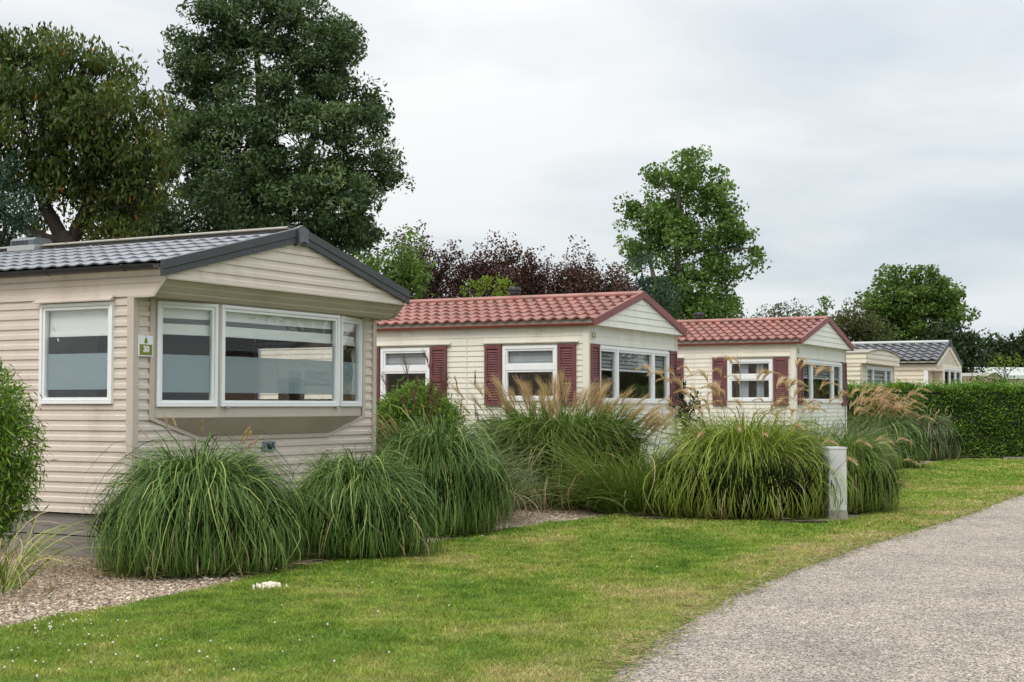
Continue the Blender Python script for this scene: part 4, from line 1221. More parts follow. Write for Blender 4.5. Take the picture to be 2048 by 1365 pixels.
def pebbles():
    """loose stones on the gravel in front of the homes"""
    # an octahedron-like stone, squashed and turned
    base = np.array([(1, 0, 0), (0, 1, 0), (-1, 0, 0), (0, -1, 0), (0, 0, 1), (0.7, 0.7, 0.45), (-0.7, 0.7, 0.5), (-0.7, -0.7, 0.45), (0.7, -0.7, 0.5)], float)
    tri = np.array([(0, 5, 4), (5, 1, 4), (1, 6, 4), (6, 2, 4), (2, 7, 4), (7, 3, 4), (3, 8, 4), (8, 0, 4)])
    Ps = []
    for (x0, x1, y0, y1, n) in ((-5.6, -1.6, 8.6, 15.2, 85000), (-1.2, 2.0, 14.5, 21, 26000)):
        P = np.stack([rng.uniform(x0, x1, n), rng.uniform(y0, y1, n)], 1)
        keep = ~inside_lawn(P + rng.normal(0, 0.04, P.shape))
        # not under the near home
        rel = P - np.array([M30.translation.x, M30.translation.y])
        a = R(28.5)
        u = rel[:, 0] * math.sin(a) + rel[:, 1] * math.cos(a); v = -rel[:, 0] * math.cos(a) + rel[:, 1] * math.sin(a)
        keep &= ~((u > 0.0) & (v > 0.0))
        keep &= P[:, 0] < np.interp(P[:, 1], [8, 9.16, 11.15, 12.8, 15.77, 18.14, 21], [-3.0, -3.1, -2.2, -1.3, 0.0, 1.4, 2.2])
        Ps.append(P[keep])
    P = np.concatenate(Ps); n = len(P)
    s = rng.gamma(4, 0.0013, n) + 0.004
    sc = np.stack([s * rng.uniform(.8, 1.5, n), s * rng.uniform(.7, 1.1, n), s * rng.uniform(.5, .9, n)], 1)
    a = rng.uniform(0, 2 * np.pi, n); ca, sa = np.cos(a)[:, None], np.sin(a)[:, None]
    B = base[None] * sc[:, None, :]
    B[:, :, 2] += rng.uniform(-0.1, 0.25, n)[:, None] * B[:, :, 0]
    X = B[:, :, 0] * ca - B[:, :, 1] * sa; Y = B[:, :, 0] * sa + B[:, :, 1] * ca
    V = np.stack([X + P[:, 0:1], Y + P[:, 1:2], B[:, :, 2] + 0.004], 2)
    Fq = (np.arange(n) * 9)[:, None, None] + tri[None]
    o = fast('gravel', V.reshape(-1, 3), Fq.reshape(-1, 3), PEBBLE, rnd=np.repeat(rng.uniform(0, 1, n), 9), smooth=True)
    tag(o, 'loose pinkish beige gravel around the mobile homes', 'gravel', kind='stuff')
pebbles()

def clover():
    """white clover heads in the lawn at the lower left, a few strays farther off"""
    P = []
    for (cx, cy, sx, sy, n) in ((60, 1265, 60, 22, 26), (130, 1255, 70, 14, 26), (40, 1330, 60, 25, 18), (210, 1300, 90, 25, 16), (330, 1320, 120, 25, 14), (560, 1330, 160, 20, 10), (1000, 1140, 250, 30, 26), (1700, 1010, 130, 30, 26), (1900, 950, 80, 14, 22), (640, 1240, 120, 30, 8)):
        for k in range(int(n * .7)):
            P.append(gp(cx + random.gauss(0, sx), cy + random.gauss(0, sy)))
    P = np.array([(p.x, p.y) for p in P]); P = P[inside_lawn(P)]
    W_, S_ = M['cabinet'], None
    mb = MB()
    wm = surf('clover_white', (0.6, 0.57, 0.48), 0.8, 0.1, 30)
    for x, y in P:
        h = random.uniform(0.035, 0.06); r = random.uniform(0.0045, 0.0085) * (1 if y < 12 else 1.2)
        mb.tube([(x, y, 0.01), (x, y, h)], 0.0015, BLADE, 3, False)
        mb.tube([(x, y, h - r * .6), (x + .002, y, h - r * .1), (x, y, h + r * .6), (x, y, h + r)], [r * .5, r, r * .8, r * .2], wm, 6)
    tag(mb.build('clover_flowers'), 'scattered white clover flower heads in the lawn', 'flowers', kind='stuff')
clover()

def crumbs():
    p = gp(541, 1181)
    m = surf('pale_crumbs', (0.75, 0.68, 0.55), 0.9, 0.1, 30)
    mb = MB()
    for k in range(110):
        a, r = random.uniform(0, 6.28), abs(random.gauss(0, 0.05))
        x, y = math.cos(a) * r * 1.5, math.sin(a) * r * 0.9
        s = random.uniform(0.004, 0.010); z = 0.03 + max(0, 0.018 - r * 0.2)
        mb.tube([(x, y, z - 0.03), (x + s * .3, y, z), (x, y, z + s), (x + s * .4, y, z + s * 1.4)], [s * .6, s, s * .7, s * .2], m, 6)
    o = mb.build('bread_crumbs', None, (p.x, p.y, 0.008))
    tag(o, 'small heap of pale crumbs lying on the lawn in front of the nearest grass mound', 'crumbs')
crumbs()

# ------------------------------------------------------------------ ornamental grasses
def blades(n, r0, L, w, th0, bend, seg=7, rngl=None, squash=1.0, phi=None, zoff=0.0, power=1.5, lvar=0.25, curl=0.25, zr=None, flare=0.0, hang=None, kn=(.5, .85)):
    """n arching ribbons from a tuft of radius r0; returns V, F, rnd, along"""
    r_ = rngl or rng
    ph = r_.uniform(0, 2 * np.pi, n) if phi is None else r_.uniform(phi[0], phi[1], n)
    rad = r0 * np.sqrt(r_.uniform(0, 1, n))
    zo = np.full(n, zoff) if zr is None else r_.uniform(zr[0] ** .8, zr[1] ** .8, n) ** 1.25
    rad = rad + flare * zo * r_.uniform(.3, 1.0, n)
    out = np.sqrt(r_.uniform(0.0, 1, n))
    pb = ph + r_.normal(0, .4, n)
    bx, by = np.cos(pb) * rad, np.sin(pb) * rad
    l = L * (1 - lvar + lvar * 2 * r_.beta(2.5, 2, n))
    t0 = th0[0] + (th0[1] - th0[0]) * out * r_.uniform(0.6, 1.15, n)
    bd = r_.uniform(bend[0], bend[1], n)
    s = np.linspace(0, 1, seg + 1)
    theta = t0[:, None] + bd[:, None] * s[None] ** power
    if hang is not None:
        te = r_.uniform(hang[0], hang[1], n)[:, None]; kn = r_.uniform(kn[0], kn[1], n)[:, None]
        theta = t0[:, None] + (te - t0[:, None]) * np.sin(np.minimum(1, s[None] / kn) * np.pi / 2) ** 1.25
    theta = np.minimum(theta, np.pi * 0.97)
    ds = l[:, None] / seg
    tm = (theta[:, 1:] + theta[:, :-1]) / 2
    rr = np.concatenate([np.zeros((n, 1)), np.cumsum(np.sin(tm) * ds, 1)], 1)
    zz = np.concatenate([np.zeros((n, 1)), np.cumsum(np.cos(tm) * ds, 1)], 1)
    side = (r_.normal(0, curl, n)[:, None]) * s[None] ** 2 * l[:, None]
    cph, sph = np.cos(ph)[:, None], np.sin(ph)[:, None]
    X = bx[:, None] + rr * cph - side * sph
    Y = (by[:, None] + rr * sph + side * cph) * squash
    Z = np.maximum(zz + zo[:, None], 0.01 + r_.uniform(0, 0.05, n)[:, None])
    W = w * r_.uniform(0.7, 1.3, n)[:, None] * (np.minimum(1, 0.55 + 2.2 * s) * (1 - s ** 2.2) + 0.06)[None]
    tw = ph + np.pi / 2 + r_.normal(0, 0.55, n)
    wx, wy = np.cos(tw)[:, None] * W / 2, np.sin(tw)[:, None] * W / 2
    wz = (r_.normal(0, 0.25, n)[:, None]) * W
    V = np.stack([np.stack([X - wx, Y - wy, Z - wz], 2), np.stack([X + wx, Y + wy, Z + wz], 2)], 2)  # n, seg+1, 2, 3
    base = (np.arange(n) * (seg + 1) * 2)[:, None]
    k = np.arange(seg)[None] * 2
    F_ = np.stack([base + k, base + k + 1, base + k + 3, base + k + 2], 2).reshape(-1, 4)
    rn = np.repeat(r_.uniform(0, 1, n), (seg + 1) * 2)
    al = np.tile(np.repeat(s, 2), n)
    return V.reshape(-1, 3), F_, rn, al

def join(parts):
    V, Fq, rn, al, off = [], [], [], [], 0
    for v, f, r, a in parts:
        V.append(v); Fq.append(f + off); rn.append(r); al.append(a); off += len(v)
    return np.concatenate(V), np.concatenate(Fq), np.concatenate(rn), np.concatenate(al)

def plume(parent, base, phi, H, lean, kind, mat, plen, stalk=True, w=0.0045):
    """one flower stalk with its head; base is local to the clump"""
    b = Vector(base)
    d = Vector((math.cos(phi), math.sin(phi), 0))
    pts = []
    n = 7
    for i in range(n + 1):
        t = i / n
        pts.append(b + Vector((0, 0, 1)) * H * t * (1 - 0.12 * lean * t) + d * (lean * H * 0.55 * t ** 2.0))
    tip = pts[-1]; tdir = (pts[-1] - pts[-2]).normalized()
    V, Fq, rn, al = [], [], [], []
    def ribbon(ps, w0, w1, r, k0=0.0):
        side = Vector((math.cos(random.uniform(0, 6.28)), math.sin(random.uniform(0, 6.28)), 0))
        o = len(V)
        m = len(ps)
        for i, p in enumerate(ps):
            ww = w0 + (w1 - w0) * i / (m - 1)
            V.append(p - side * ww); V.append(p + side * ww); rn.extend((r, r)); al.extend((i / (m - 1),) * 2)
        for i in range(m - 1):
            q = o + 2 * i
            Fq.append((q, q + 1, q + 3, q + 2))
    if stalk:
        for s2 in (0, 1):
            ribbon(pts, 0.003, 0.0016, random.random())
    nst = len(Fq)
    head = []
    p, dv = tip.copy(), tdir.copy()
    m = 9
    droop = {'nod': 0.20, 'fan': 0.035, 'up': 0.03, 'spike': 0.03}[kind]
    for i in range(m + 1):
        head.append(p.copy())
        p = p + dv * plen / m
        dv = (dv + Vector((d.x * droop * 0.8, d.y * droop * 0.8, -droop))).normalized()
    if kind == 'spike':
        for k in range(46):
            t = random.random() ** 0.9
            i = min(int(t * m), m - 1); q = head[i].lerp(head[i + 1], t * m - i)
            ax = (head[i + 1] - head[i]).normalized()
            sd = Vector((random.gauss(0, 1), random.gauss(0, 1), 0)).normalized()
            l = 0.05 * (1 - 0.5 * t)
            ribbon([q, q + ax * l * 0.5 + sd * 0.010, q + ax * l + sd * 0.006], w * 0.9, w * 0.3, random.random())
    else:
        nb = {'nod': 75, 'fan': 54, 'up': 34}[kind]
        for k in range(nb):
            t = (k + random.random()) / nb
            if kind == 'fan': t = 0.55 * t ** 1.3
            i = min(int(t * m), m - 1); q = head[i].lerp(head[i + 1], t * m - i)
            ax = (head[i + 1] - head[i]).normalized()
            sd = Vector((random.gauss(0, 1), random.gauss(0, 1), random.gauss(0, .6)))
            sd = (sd - ax * sd.dot(ax)).normalized()
            if kind == 'nod':
                l = plen * (0.42 * (1 - t) + 0.12) * random.uniform(.7, 1.2)
                dd = (ax * 0.9 + sd * 0.30 + d * 0.12).normalized()
                ps = [q]
                for j in range(3):
                    q = q + dd * l / 3; dd = (dd + Vector((0, 0, -0.22))).normalized(); ps.append(q)
                ribbon(ps, w * 0.8, w * 0.35, random.random())
            else:
                l = plen * random.uniform(.55, 1.0) * (0.95 - 0.5 * t)
                sp = 0.24 if kind == 'fan' else 0.36
                dd = (ax + sd * sp * random.uniform(.4, 1.2)).normalized()
                ps = [q]
                for j in range(4):
                    q = q + dd * l / 4; dd = (dd + d * 0.05 + Vector((random.gauss(0, .05), random.gauss(0, .05), -0.05))).normalized(); ps.append(q)
                ribbon(ps, w * 0.62, w * 0.28, random.random())
    V = np.array([tuple(v) for v in V])
    Fq = np.array(Fq)
    ex = np.array([1] * nst + [0] * (len(Fq) - nst))
    return fast('plume', V, Fq, [mat, M['stalk']], parent, rn, al, extra=ex)

def clump(px, Zc, label, layers, mat, name='ornamental_grass', group='ornamental grasses in front of the homes', dead=0, dead_r=0.4, loc=None, dark=None):
    p = at(px, 811, Zc) if loc is None else Vector(loc)
    t = tag(empty(name, (p.x, p.y, 0)), label, 'ornamental grass', group)
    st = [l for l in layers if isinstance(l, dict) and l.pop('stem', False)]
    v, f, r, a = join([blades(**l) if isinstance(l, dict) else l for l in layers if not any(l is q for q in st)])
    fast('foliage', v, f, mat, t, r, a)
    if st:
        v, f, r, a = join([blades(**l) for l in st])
        fast('stems', v, f, M['gr_shade_stem'], t, r, a)  # dense ribbons that block light; interior shade is in their colour
    if dead:
        # withered blades hanging among the green ones
        hh = float(v[:, 2].max()); rr_ = float(np.percentile(np.hypot(v[:, 0], v[:, 1]), 92))
        dv, df, dr, da_ = fountain(int(dead * 0.9), rr_, hh * .82, .008, .2, 1.0, -.3, (.4, 1.3))
        fast('withered_blades', dv, df, M['straw'], t, dr, da_)
        v, f, r, a = blades(dead, dead_r, 0.35, 0.006, (0.5, 1.4), (0.3, 1.2), 4)
        fast('dry_stubble', v, f, M['straw'], t, r, a)
    return t

def ribbons(P, W, tw, r_):
    """centre lines P (n, k, 3) with half widths W (n, k) -> ribbons"""
    n, k = P.shape[:2]
    wx, wy = np.cos(tw)[:, None] * W, np.sin(tw)[:, None] * W
    wz = r_.normal(0, 0.3, n)[:, None] * W
    D = np.stack([wx, wy, wz], 2)
    V = np.stack([P - D, P + D], 2)
    b = (np.arange(n) * k * 2)[:, None]; q = np.arange(k - 1)[None] * 2
    F_ = np.stack([b + q, b + q + 1, b + q + 3, b + q + 2], 2).reshape(-1, 4)
    return V.reshape(-1, 3), F_, np.repeat(r_.uniform(0, 1, n), k * 2), np.tile(np.repeat(np.linspace(0, 1, k), 2), n)

def fountain(n, Rr, h, w=0.009, loose=0.07, squash=1.0, cmin=-0.2, da=(0.55, 1.25), cz=0.30, seg=10):
    """blades that rise inside a rounded mound, break its surface and hang down along it"""
    r_ = rng
    z0, Rz = cz * h, (1 - cz) * h
    ph = r_.uniform(0, 2 * np.pi, n)
    a0 = np.arccos(r_.uniform(cmin, 1.0, n))
    dA = r_.uniform(da[0], da[1], n)
    s = np.linspace(0, 1, seg + 1)[None]
    lump = 1 + 0.075 * np.sin(ph * 3 + a0 * 2 + Rr * 40) + 0.05 * np.sin(ph * 7 - a0 * 5 + Rr * 17)
    p0 = r_.uniform(.30, .88, n)[:, None]; pe = (r_.normal(.97, loose, n) * lump)[:, None]
    al = a0[:, None] * (0.62 + 0.38 * np.minimum(1, s * 2.2)) + dA[:, None] * s ** 1.25
    rho = p0 + (pe - p0) * np.sin(np.minimum(1, s / .5) * np.pi / 2)
    phs = ph[:, None] + r_.normal(0, .21, n)[:, None] * s ** 1.5
    r = Rr * rho * np.abs(np.sin(np.minimum(al, np.pi * .8)))
    Z = z0 + Rz * rho * np.cos(al) + (r_.normal(0, .06, n)[:, None] * s)
    Z = np.maximum(Z, 0.01 + r_.uniform(0, .04, n)[:, None])
    P = np.stack([r * np.cos(phs), r * np.sin(phs) * squash, Z], 2)
    W = w / 2 * r_.uniform(.65, 1.35, n)[:, None] * (np.minimum(1, .6 + 2 * s) * (1 - s ** 2.4) + .07)
    tw = ph + np.pi / 2 + r_.normal(0, .5, n)
    return ribbons(P, W, tw, r_)

def dome(n, Rr, h, w=0.0082, up=1.0, loose=0.105, squash=1.0):
    return [fountain(int(n * .32), Rr, h * .97, w, loose, squash), fountain(int(n * .15), Rr * .97, h * 1.02, w, loose * 1.7, squash, .1, (.35, .9)),
            dict(n=int(n * .12 * up), r0=Rr * .45, L=h * .42, w=w * .8, th0=(0.02, 0.9), bend=(0.6, 2.2), zr=(0.52 * h, 0.78 * h), flare=.1, power=1.6, lvar=0.3, curl=0.2, squash=squash),
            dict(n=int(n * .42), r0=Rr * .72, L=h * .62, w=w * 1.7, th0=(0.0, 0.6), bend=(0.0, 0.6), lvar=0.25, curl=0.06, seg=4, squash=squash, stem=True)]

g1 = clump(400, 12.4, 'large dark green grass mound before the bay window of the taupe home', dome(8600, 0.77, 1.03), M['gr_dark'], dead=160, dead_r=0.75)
for k in range(9):
    a = random.uniform(0, 6.28)
    plume(g1, (math.cos(a) * .15, math.sin(a) * .15, 0), a, random.uniform(1.05, 1.25), random.uniform(.2, .6), 'spike', M['pl_tan'], 0.13, True, 0.003)
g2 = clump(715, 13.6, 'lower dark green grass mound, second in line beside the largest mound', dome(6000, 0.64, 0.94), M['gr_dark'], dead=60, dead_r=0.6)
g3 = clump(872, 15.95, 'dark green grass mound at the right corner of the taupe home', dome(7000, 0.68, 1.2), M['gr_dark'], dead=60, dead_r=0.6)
for k in range(14):
    a = random.uniform(2.2, 4.6)
    plume(g3, (math.cos(a) * .2, math.sin(a) * .2, 0), a, random.uniform(1.0, 1.3), random.uniform(.3, .8), 'spike', M['pl_tan'], 0.2, True, 0.003)

# loose light green grass with dark red flower heads behind the third mound
g4 = clump(880, 18.2, 'loose pale green grass with dark red flower heads behind the mounds', [
    dict(n=1500, r0=0.35, L=1.25, w=0.009, th0=(0.05, 0.7), bend=(0.8, 2.2), lvar=0.3),
    dict(n=500, r0=0.35, L=0.8, w=0.009, th0=(0.3, 1.1), bend=(0.6, 1.8), lvar=0.3)], M['gr_grey'])
for k in range(13):
    a = random.uniform(0, 6.28)
    plume(g4, (random.uniform(-.45, .05), random.uniform(-.25, .25), 0), a, random.uniform(1.25, 1.85), random.uniform(.0, .3), 'up', M['pl_red'], 0.27, True, 0.004)
for k in range(9):
    a = random.uniform(0, 6.28)
    plume(g4, (random.uniform(.0, .6), random.uniform(-.25, .25), 0), a, random.uniform(1.15, 1.65), random.uniform(.0, .3), 'spike', M['pl_brown'], 0.22, True, 0.0035)

# big miscanthus with feathery tan plumes
g5 = clump(1120, 19.95, 'tall broad green grass clump crowded with feathery tan plumes', [
    dict(n=3800, r0=0.98, L=.62, w=0.0135, th0=(0.15, 1.0), bend=(0, 0), zr=(.1, 1.15), flare=.02, hang=(1.7, 2.8), kn=(.5, .9), lvar=0.35, squash=0.6, curl=.3),
    dict(n=1300, r0=0.95, L=.5, w=0.012, th0=(0.02, 0.8), bend=(0.4, 1.6), zr=(.7, 1.15), lvar=0.3, squash=0.6, curl=.3),
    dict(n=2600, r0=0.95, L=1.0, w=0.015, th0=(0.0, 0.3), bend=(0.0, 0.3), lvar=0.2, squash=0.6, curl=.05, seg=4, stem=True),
    dict(n=500, r0=0.98, L=1.1, w=0.009, th0=(0.0, 0.2), bend=(0.0, 0.3), lvar=0.2, squash=0.6, curl=.05, seg=4),
    dict(n=1100, r0=1.05, L=.55, w=0.011, th0=(0.2, 1.0), bend=(0.8, 2.2), zr=(0, .4), lvar=0.4, squash=0.6)], M['gr_mid'], dead=220, dead_r=1.0)
for k in range(78):
    a = random.uniform(0, 6.28); r = 0.95 * math.sqrt(random.random())
    x, y = math.cos(a) * r * 1.15, math.sin(a) * r * .7
    f = x + 0.2
    plume(g5, (x * 0.75, y, 0), 0.0 if f > .3 else math.pi - random.uniform(-.7, .7) if f < -.2 else random.uniform(0, 6.28), random.uniform(1.18, 1.60) - 0.22 * max(0, x) , 0.12 + abs(f) * random.uniform(.3, .75), 'fan', M['pl_tan'], random.uniform(.28, .40), True, 0.0036)
for k in range(9):
    plume(g5, (random.uniform(.6, 1.0), random.uniform(-.4, .2), 0), random.uniform(-.5, .5), random.uniform(1.05, 1.3), random.uniform(.5, .9), 'fan', M['pl_tan'], 0.33, True, 0.0055)

# yellow-green fountain with nodding plumes
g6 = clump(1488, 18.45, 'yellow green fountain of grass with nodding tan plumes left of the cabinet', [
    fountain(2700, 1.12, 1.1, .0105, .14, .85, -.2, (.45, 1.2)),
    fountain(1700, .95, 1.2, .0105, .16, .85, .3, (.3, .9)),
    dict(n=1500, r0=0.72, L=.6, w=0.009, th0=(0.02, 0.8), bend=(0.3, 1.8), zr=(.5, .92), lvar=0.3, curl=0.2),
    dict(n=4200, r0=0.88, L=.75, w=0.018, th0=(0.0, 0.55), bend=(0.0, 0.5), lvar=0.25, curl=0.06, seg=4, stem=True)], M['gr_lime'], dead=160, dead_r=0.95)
for k in range(46):
    a = random.uniform(0, 6.28); r = 0.7 * math.sqrt(random.random())
    x = math.cos(a) * r * 1.3
    ph = math.pi + random.uniform(-.9, .9) if x < 0.15 else random.uniform(-.9, .9)
    plume(g6, (x, math.sin(a) * r * .8, 0), ph, random.uniform(1.25, 1.95), random.uniform(.06, .5), 'nod', M['pl_pink'], random.uniform(.22, .31), True, 0.0055)
for (x, y, ph, H, ln) in ((0.75, -.35, -0.6, 1.05, 1.0), (0.9, -.3, -.2, 1.1, 1.1), (0.95, -.45, -1.2, 0.8, .9), (-.5, -.5, -2, 1.05, .5), (-.2, -.6, -1.6, 1.1, .4), (0.1, -.6, -1.5, 1.0, .3), (0.35, -.6, -1.2, 1.15, .5), (0.55, -.5, -.8, 1.0, .7)):
    plume(g6, (x, y, 0), ph, H, ln, 'nod', M['pl_pink'], 0.25, True, 0.0055)
g7 = clump(1702, 19.1, 'fine green grass spilling out behind the grey cabinet', dome(4200, 0.52, 1.0, 0.009, 1, .12), M['gr_mid'], dead=60, dead_r=0.6)
for (x, y, ph, H, ln) in ((0.2, 0.0, 0.0, 0.75, 1.1), (0.15, -.2, -.3, 0.45, 1.3), (-.1, .1, .2, .95, .9), (.25, .2, .3, 1.0, .8)):
    plume(g7, (x, y, 0), ph, H, ln, 'nod', M['pl_pink'], 0.26, True, 0.0055)
# row towards the hedge
g8 = clump(1625, 25.6, 'grey green grass under the front window of the farther red roofed home', [
    dict(n=1900, r0=0.6, L=1.35, w=0.014, th0=(0.03, 0.6), bend=(0.8, 2.2), lvar=0.3),
    dict(n=700, r0=0.7, L=0.9, w=0.014, th0=(0.2, 1.0), bend=(0.8, 2.0), lvar=0.3)], M['gr_grey'])
for k in range(16):
    plume(g8, (random.uniform(-.7, .7), random.uniform(-.3, .3), 0), random.uniform(0, 6.28), random.uniform(1.15, 1.6), random.uniform(.1, .6), 'nod', M['pl_pink'], .27, True, 0.006)
g9 = clump(1762, 32.2, 'dark grass mound topped by sweeping pinkish plumes before the hedge', dome(4400, 0.82, 1.2, 0.014, 1, .1), M['gr_dark'], dead=60, dead_r=0.8)
for k in range(64):
    a = random.uniform(0, 6.28); r = .5 * math.sqrt(random.random())
    plume(g9, (math.cos(a) * r * 1.5 - 0.45, math.sin(a) * r, 0), random.uniform(-.6, .5), random.uniform(1.15, 1.8), random.uniform(.2, .9), 'nod', M['pl_pink'], random.uniform(.34, .46), True, 0.007)
g10 = clump(1855, 37.2, 'rounded grey green grass mound, last of the row before the hedge', dome(4000, 0.72, 1.13, 0.015, 1, .1), M['gr_grey'], dead=80, dead_r=0.8)
for k in range(10):
    a = random.uniform(0, 6.28)
    plume(g10, (math.cos(a) * .3, math.sin(a) * .3, 0), a, random.uniform(1.0, 1.25), random.uniform(.2, .7), 'spike', M['pl_pink'], .2, True, 0.006)
# small grasses
g11 = clump(5, 10.7, 'sparse thin bladed grass tuft under the bamboo at the left edge', [
    dict(n=70, r0=0.12, L=0.75, w=0.009, th0=(0.1, 0.7), bend=(0.8, 1.9), lvar=0.35)], M['gr_lime'], dead=50, dead_r=0.35)
g12 = clump(1275, 18.9, 'low wild grass between the two tallest clumps', [
    dict(n=1500, r0=0.6, L=0.75, w=0.009, th0=(0.1, 0.9), bend=(0.5, 1.6), lvar=0.4),
    dict(n=1100, r0=0.6, L=1.15, w=0.010, th0=(0.05, 0.6), bend=(0.5, 1.6), lvar=0.4)], M['gr_mid'], dead=50, dead_r=0.8)
g13 = clump(965, 17.4, 'thin pale grass at the gravel gap beside the plume clump', [
    dict(n=500, r0=0.3, L=0.8, w=0.008, th0=(0.1, 0.8), bend=(0.5, 1.7), lvar=0.4)], M['gr_grey'], dead=60, dead_r=0.5)
# ------------------------------------------------------------------ leaves, trees, shrubs
def leaf_cloud(Cn, L, ratio, axis=None, droop=0.0, r_=None, fold=0.18):
    """one folded leaf (a quad) at each centre"""
    r_ = r_ or rng
    n = len(Cn)
    ax = r_.normal(0, 1, (n, 3))
    if axis is not None: ax = ax * 0.6 + axis
    ax[:, 2] -= droop
    ax /= np.linalg.norm(ax, axis=1, keepdims=True) + 1e-9
    sd = np.cross(ax, r_.normal(0, 1, (n, 3)) + np.array([0, 0, 0.6]))
    sd /= np.linalg.norm(sd, axis=1, keepdims=True) + 1e-9
    nm = np.cross(ax, sd)
    l = L * r_.uniform(0.65, 1.3, n)[:, None]
    b = Cn - ax * l * .5; t = Cn + ax * l * .5
    m = Cn - ax * l * 0.05
    a1 = m + sd * l * ratio / 2 + nm * l * fold * ratio; a2 = m - sd * l * ratio / 2 + nm * l * fold * ratio
    V = np.stack([b, a1, t, a2], 1).reshape(-1, 3)
    F_ = np.arange(n * 4).reshape(-1, 4)
    return V, F_, np.repeat(r_.uniform(0, 1, n), 4)

def in_ball(n, r_=None):
    r_ = r_ or rng
    d = r_.normal(0, 1, (n, 3)); d /= np.linalg.norm(d, axis=1, keepdims=True)
    return d * (r_.uniform(0, 1, n) ** (1 / 3))[:, None]

def smooth_line3(P, n=5):
    out = []
    for i in range(len(P) - 1):
        p0, p1, p2, p3 = P[max(i - 1, 0)], P[i], P[i + 1], P[min(i + 2, len(P) - 1)]
        for k in range(n):
            t = k / n
            out.append(0.5 * ((2 * p1) + (p2 - p0) * t + (2 * p0 - 5 * p1 + 4 * p2 - p3) * t * t + (3 * p1 - p0 - 3 * p2 + p3) * t ** 3))
    out.append(P[-1])
    return out

def limb(mb, p0, p1, r0, r1, mat, wig=0.12, n=5, sides=6):
    p0, p1 = Vector(p0), Vector(p1)
    L = (p1 - p0).length
    pts = []
    for i in range(n + 1):
        t = i / n
        q = p0.lerp(p1, t)
        if 0 < i < n:
            q += Vector((random.gauss(0, 1), random.gauss(0, 1), random.gauss(0, .6))) * wig * L * 0.35
        q.z += math.sin(t * math.pi) * wig * L * 0.3
        pts.append(q)
    mb.tube(pts, [r0 + (r1 - r0) * (i / n) ** 0.8 for i in range(n + 1)], mat, sides, True)
    return pts

def tree(px, Z, lobes, label, mat, bark='bark', trunk_px=None, cat='tree', name='broadleaf_tree', group='trees behind the homes', nclus=10, per=60, leaf=0.1, ratio=0.5, droop=0.3, spray=0.4, trunk_r=0.2, forks=0, fill=0.5, twigs=True, depth=1.0, vert=1.0, shell=0.35, base_z=0.0, crownname='crown', flat=1.0, trunk_h=None, stems=None, odd=0.004):
    """lobes are (px, py, radius px [, vertical radius px]) read off the photo and given real size and depth at distance Z"""
    base = at(px, 811, Z); base.z = 0
    t = tag(empty(name, base), label, cat, group)
    Ls = []
    for lb in lobes:
        c = at(lb[0], lb[1], Z)
        rx = lb[2] * Z / F; rz = (lb[3] if len(lb) > 3 else lb[2]) * Z / F
        off = random.uniform(-.55, .55) * rx * 1.2 * depth
        Ls.append((Vector((c.x - base.x, off, c.z)), rx, rz))
    zmin = min(l[0].z - l[2] for l in Ls); zmax = max(l[0].z + l[2] for l in Ls)
    mb = MB(); bm_ = M[bark]
    # trunk to about half height, then limbs to each lobe
    cx = sum(l[0].x * l[1] for l in Ls) / sum(l[1] for l in Ls)
    top = Vector((cx * 0.7, 0, zmin + (zmax - zmin) * 0.55))
    if trunk_h: top.z = trunk_h
    tp = []
    nn = 8
    for i in range(nn + 1):
        s = i / nn
        tp.append(Vector((top.x * s + random.gauss(0, .02) * top.z * .3 * s, random.gauss(0, .02) * top.z * .3 * s, top.z * s)))
    nodes = None
    if stems:
        nodes = []
        for st in stems:
            q = [Vector((0, 0, 0))] + [at(sx, sy, Z) - base for sx, sy in st]
            sm_ = smooth_line3(q, 5)
            m_ = len(sm_)
            mb.tube(sm_, [trunk_r * (1 - 0.8 * i / (m_ - 1)) for i in range(m_)], bm_, 9)
            nodes += sm_[m_ // 3:]
    else:
        mb.tube(tp, [trunk_r * (1.25 if i == 0 else 1) * (1 - 0.72 * i / nn) for i in range(nn + 1)], bm_, 9)
    CN = []
    for c, rx, rz in Ls:
        h = min(max((c.z - rz * 1.5) / max(top.z, .1), 0.25), 1.0)
        s0 = tp[min(int(h * nn), nn)]
        if nodes:
            s0 = min(nodes, key=lambda q: (q - c).length + (2.0 if q.z > c.z else 0))
        pts = limb(mb, s0, c, trunk_r * 0.42 * (1.1 - h * .5), 0.025, bm_, 0.14, 6, 6)
        k = max(3, int(nclus * (rx * rz) ** 1.0))
        P = in_ball(k)
        rad = np.linalg.norm(P, axis=1, keepdims=True)
        P = P / (rad + 1e-6) * (rad ** shell)
        P = P * np.array([rx, rx * depth, rz]) + np.array(c)
        P += rng.normal(0, spray * .3, P.shape)
        CN.append(P)
        if twigs:
            for q in P[:: 2 if k < 60 else 3]:
                a = pts[random.randrange(3, len(pts))]
                limb(mb, a, q, 0.022, 0.006, bm_, 0.15, 3, 3)
    P = np.concatenate(CN)
    mb.build('trunk', t)
    n = len(P)
    cnt = np.maximum(6, (per * rng.uniform(0.5, 1.4, n))).astype(int)
    idx = np.repeat(np.arange(n), cnt)
    sc = spray * rng.uniform(.6, 1.25, n)[idx][:, None]
    B = in_ball(len(idx)) * np.array([1.0, 1.0, vert * flat]) * sc
    V, F_, r = leaf_cloud(P[idx] + B, leaf, ratio, droop=droop)
    tone = np.repeat(np.clip(rng.normal(0, .17, n), -.35, .35)[idx], 4)
    val = np.clip(r * .75 + .12 + tone, 0, .975)
    val[np.repeat(rng.uniform(0, 1, len(idx)) < odd, 4)] = 1.0
    fast(crownname, V, F_, mat, t, val)
    return t

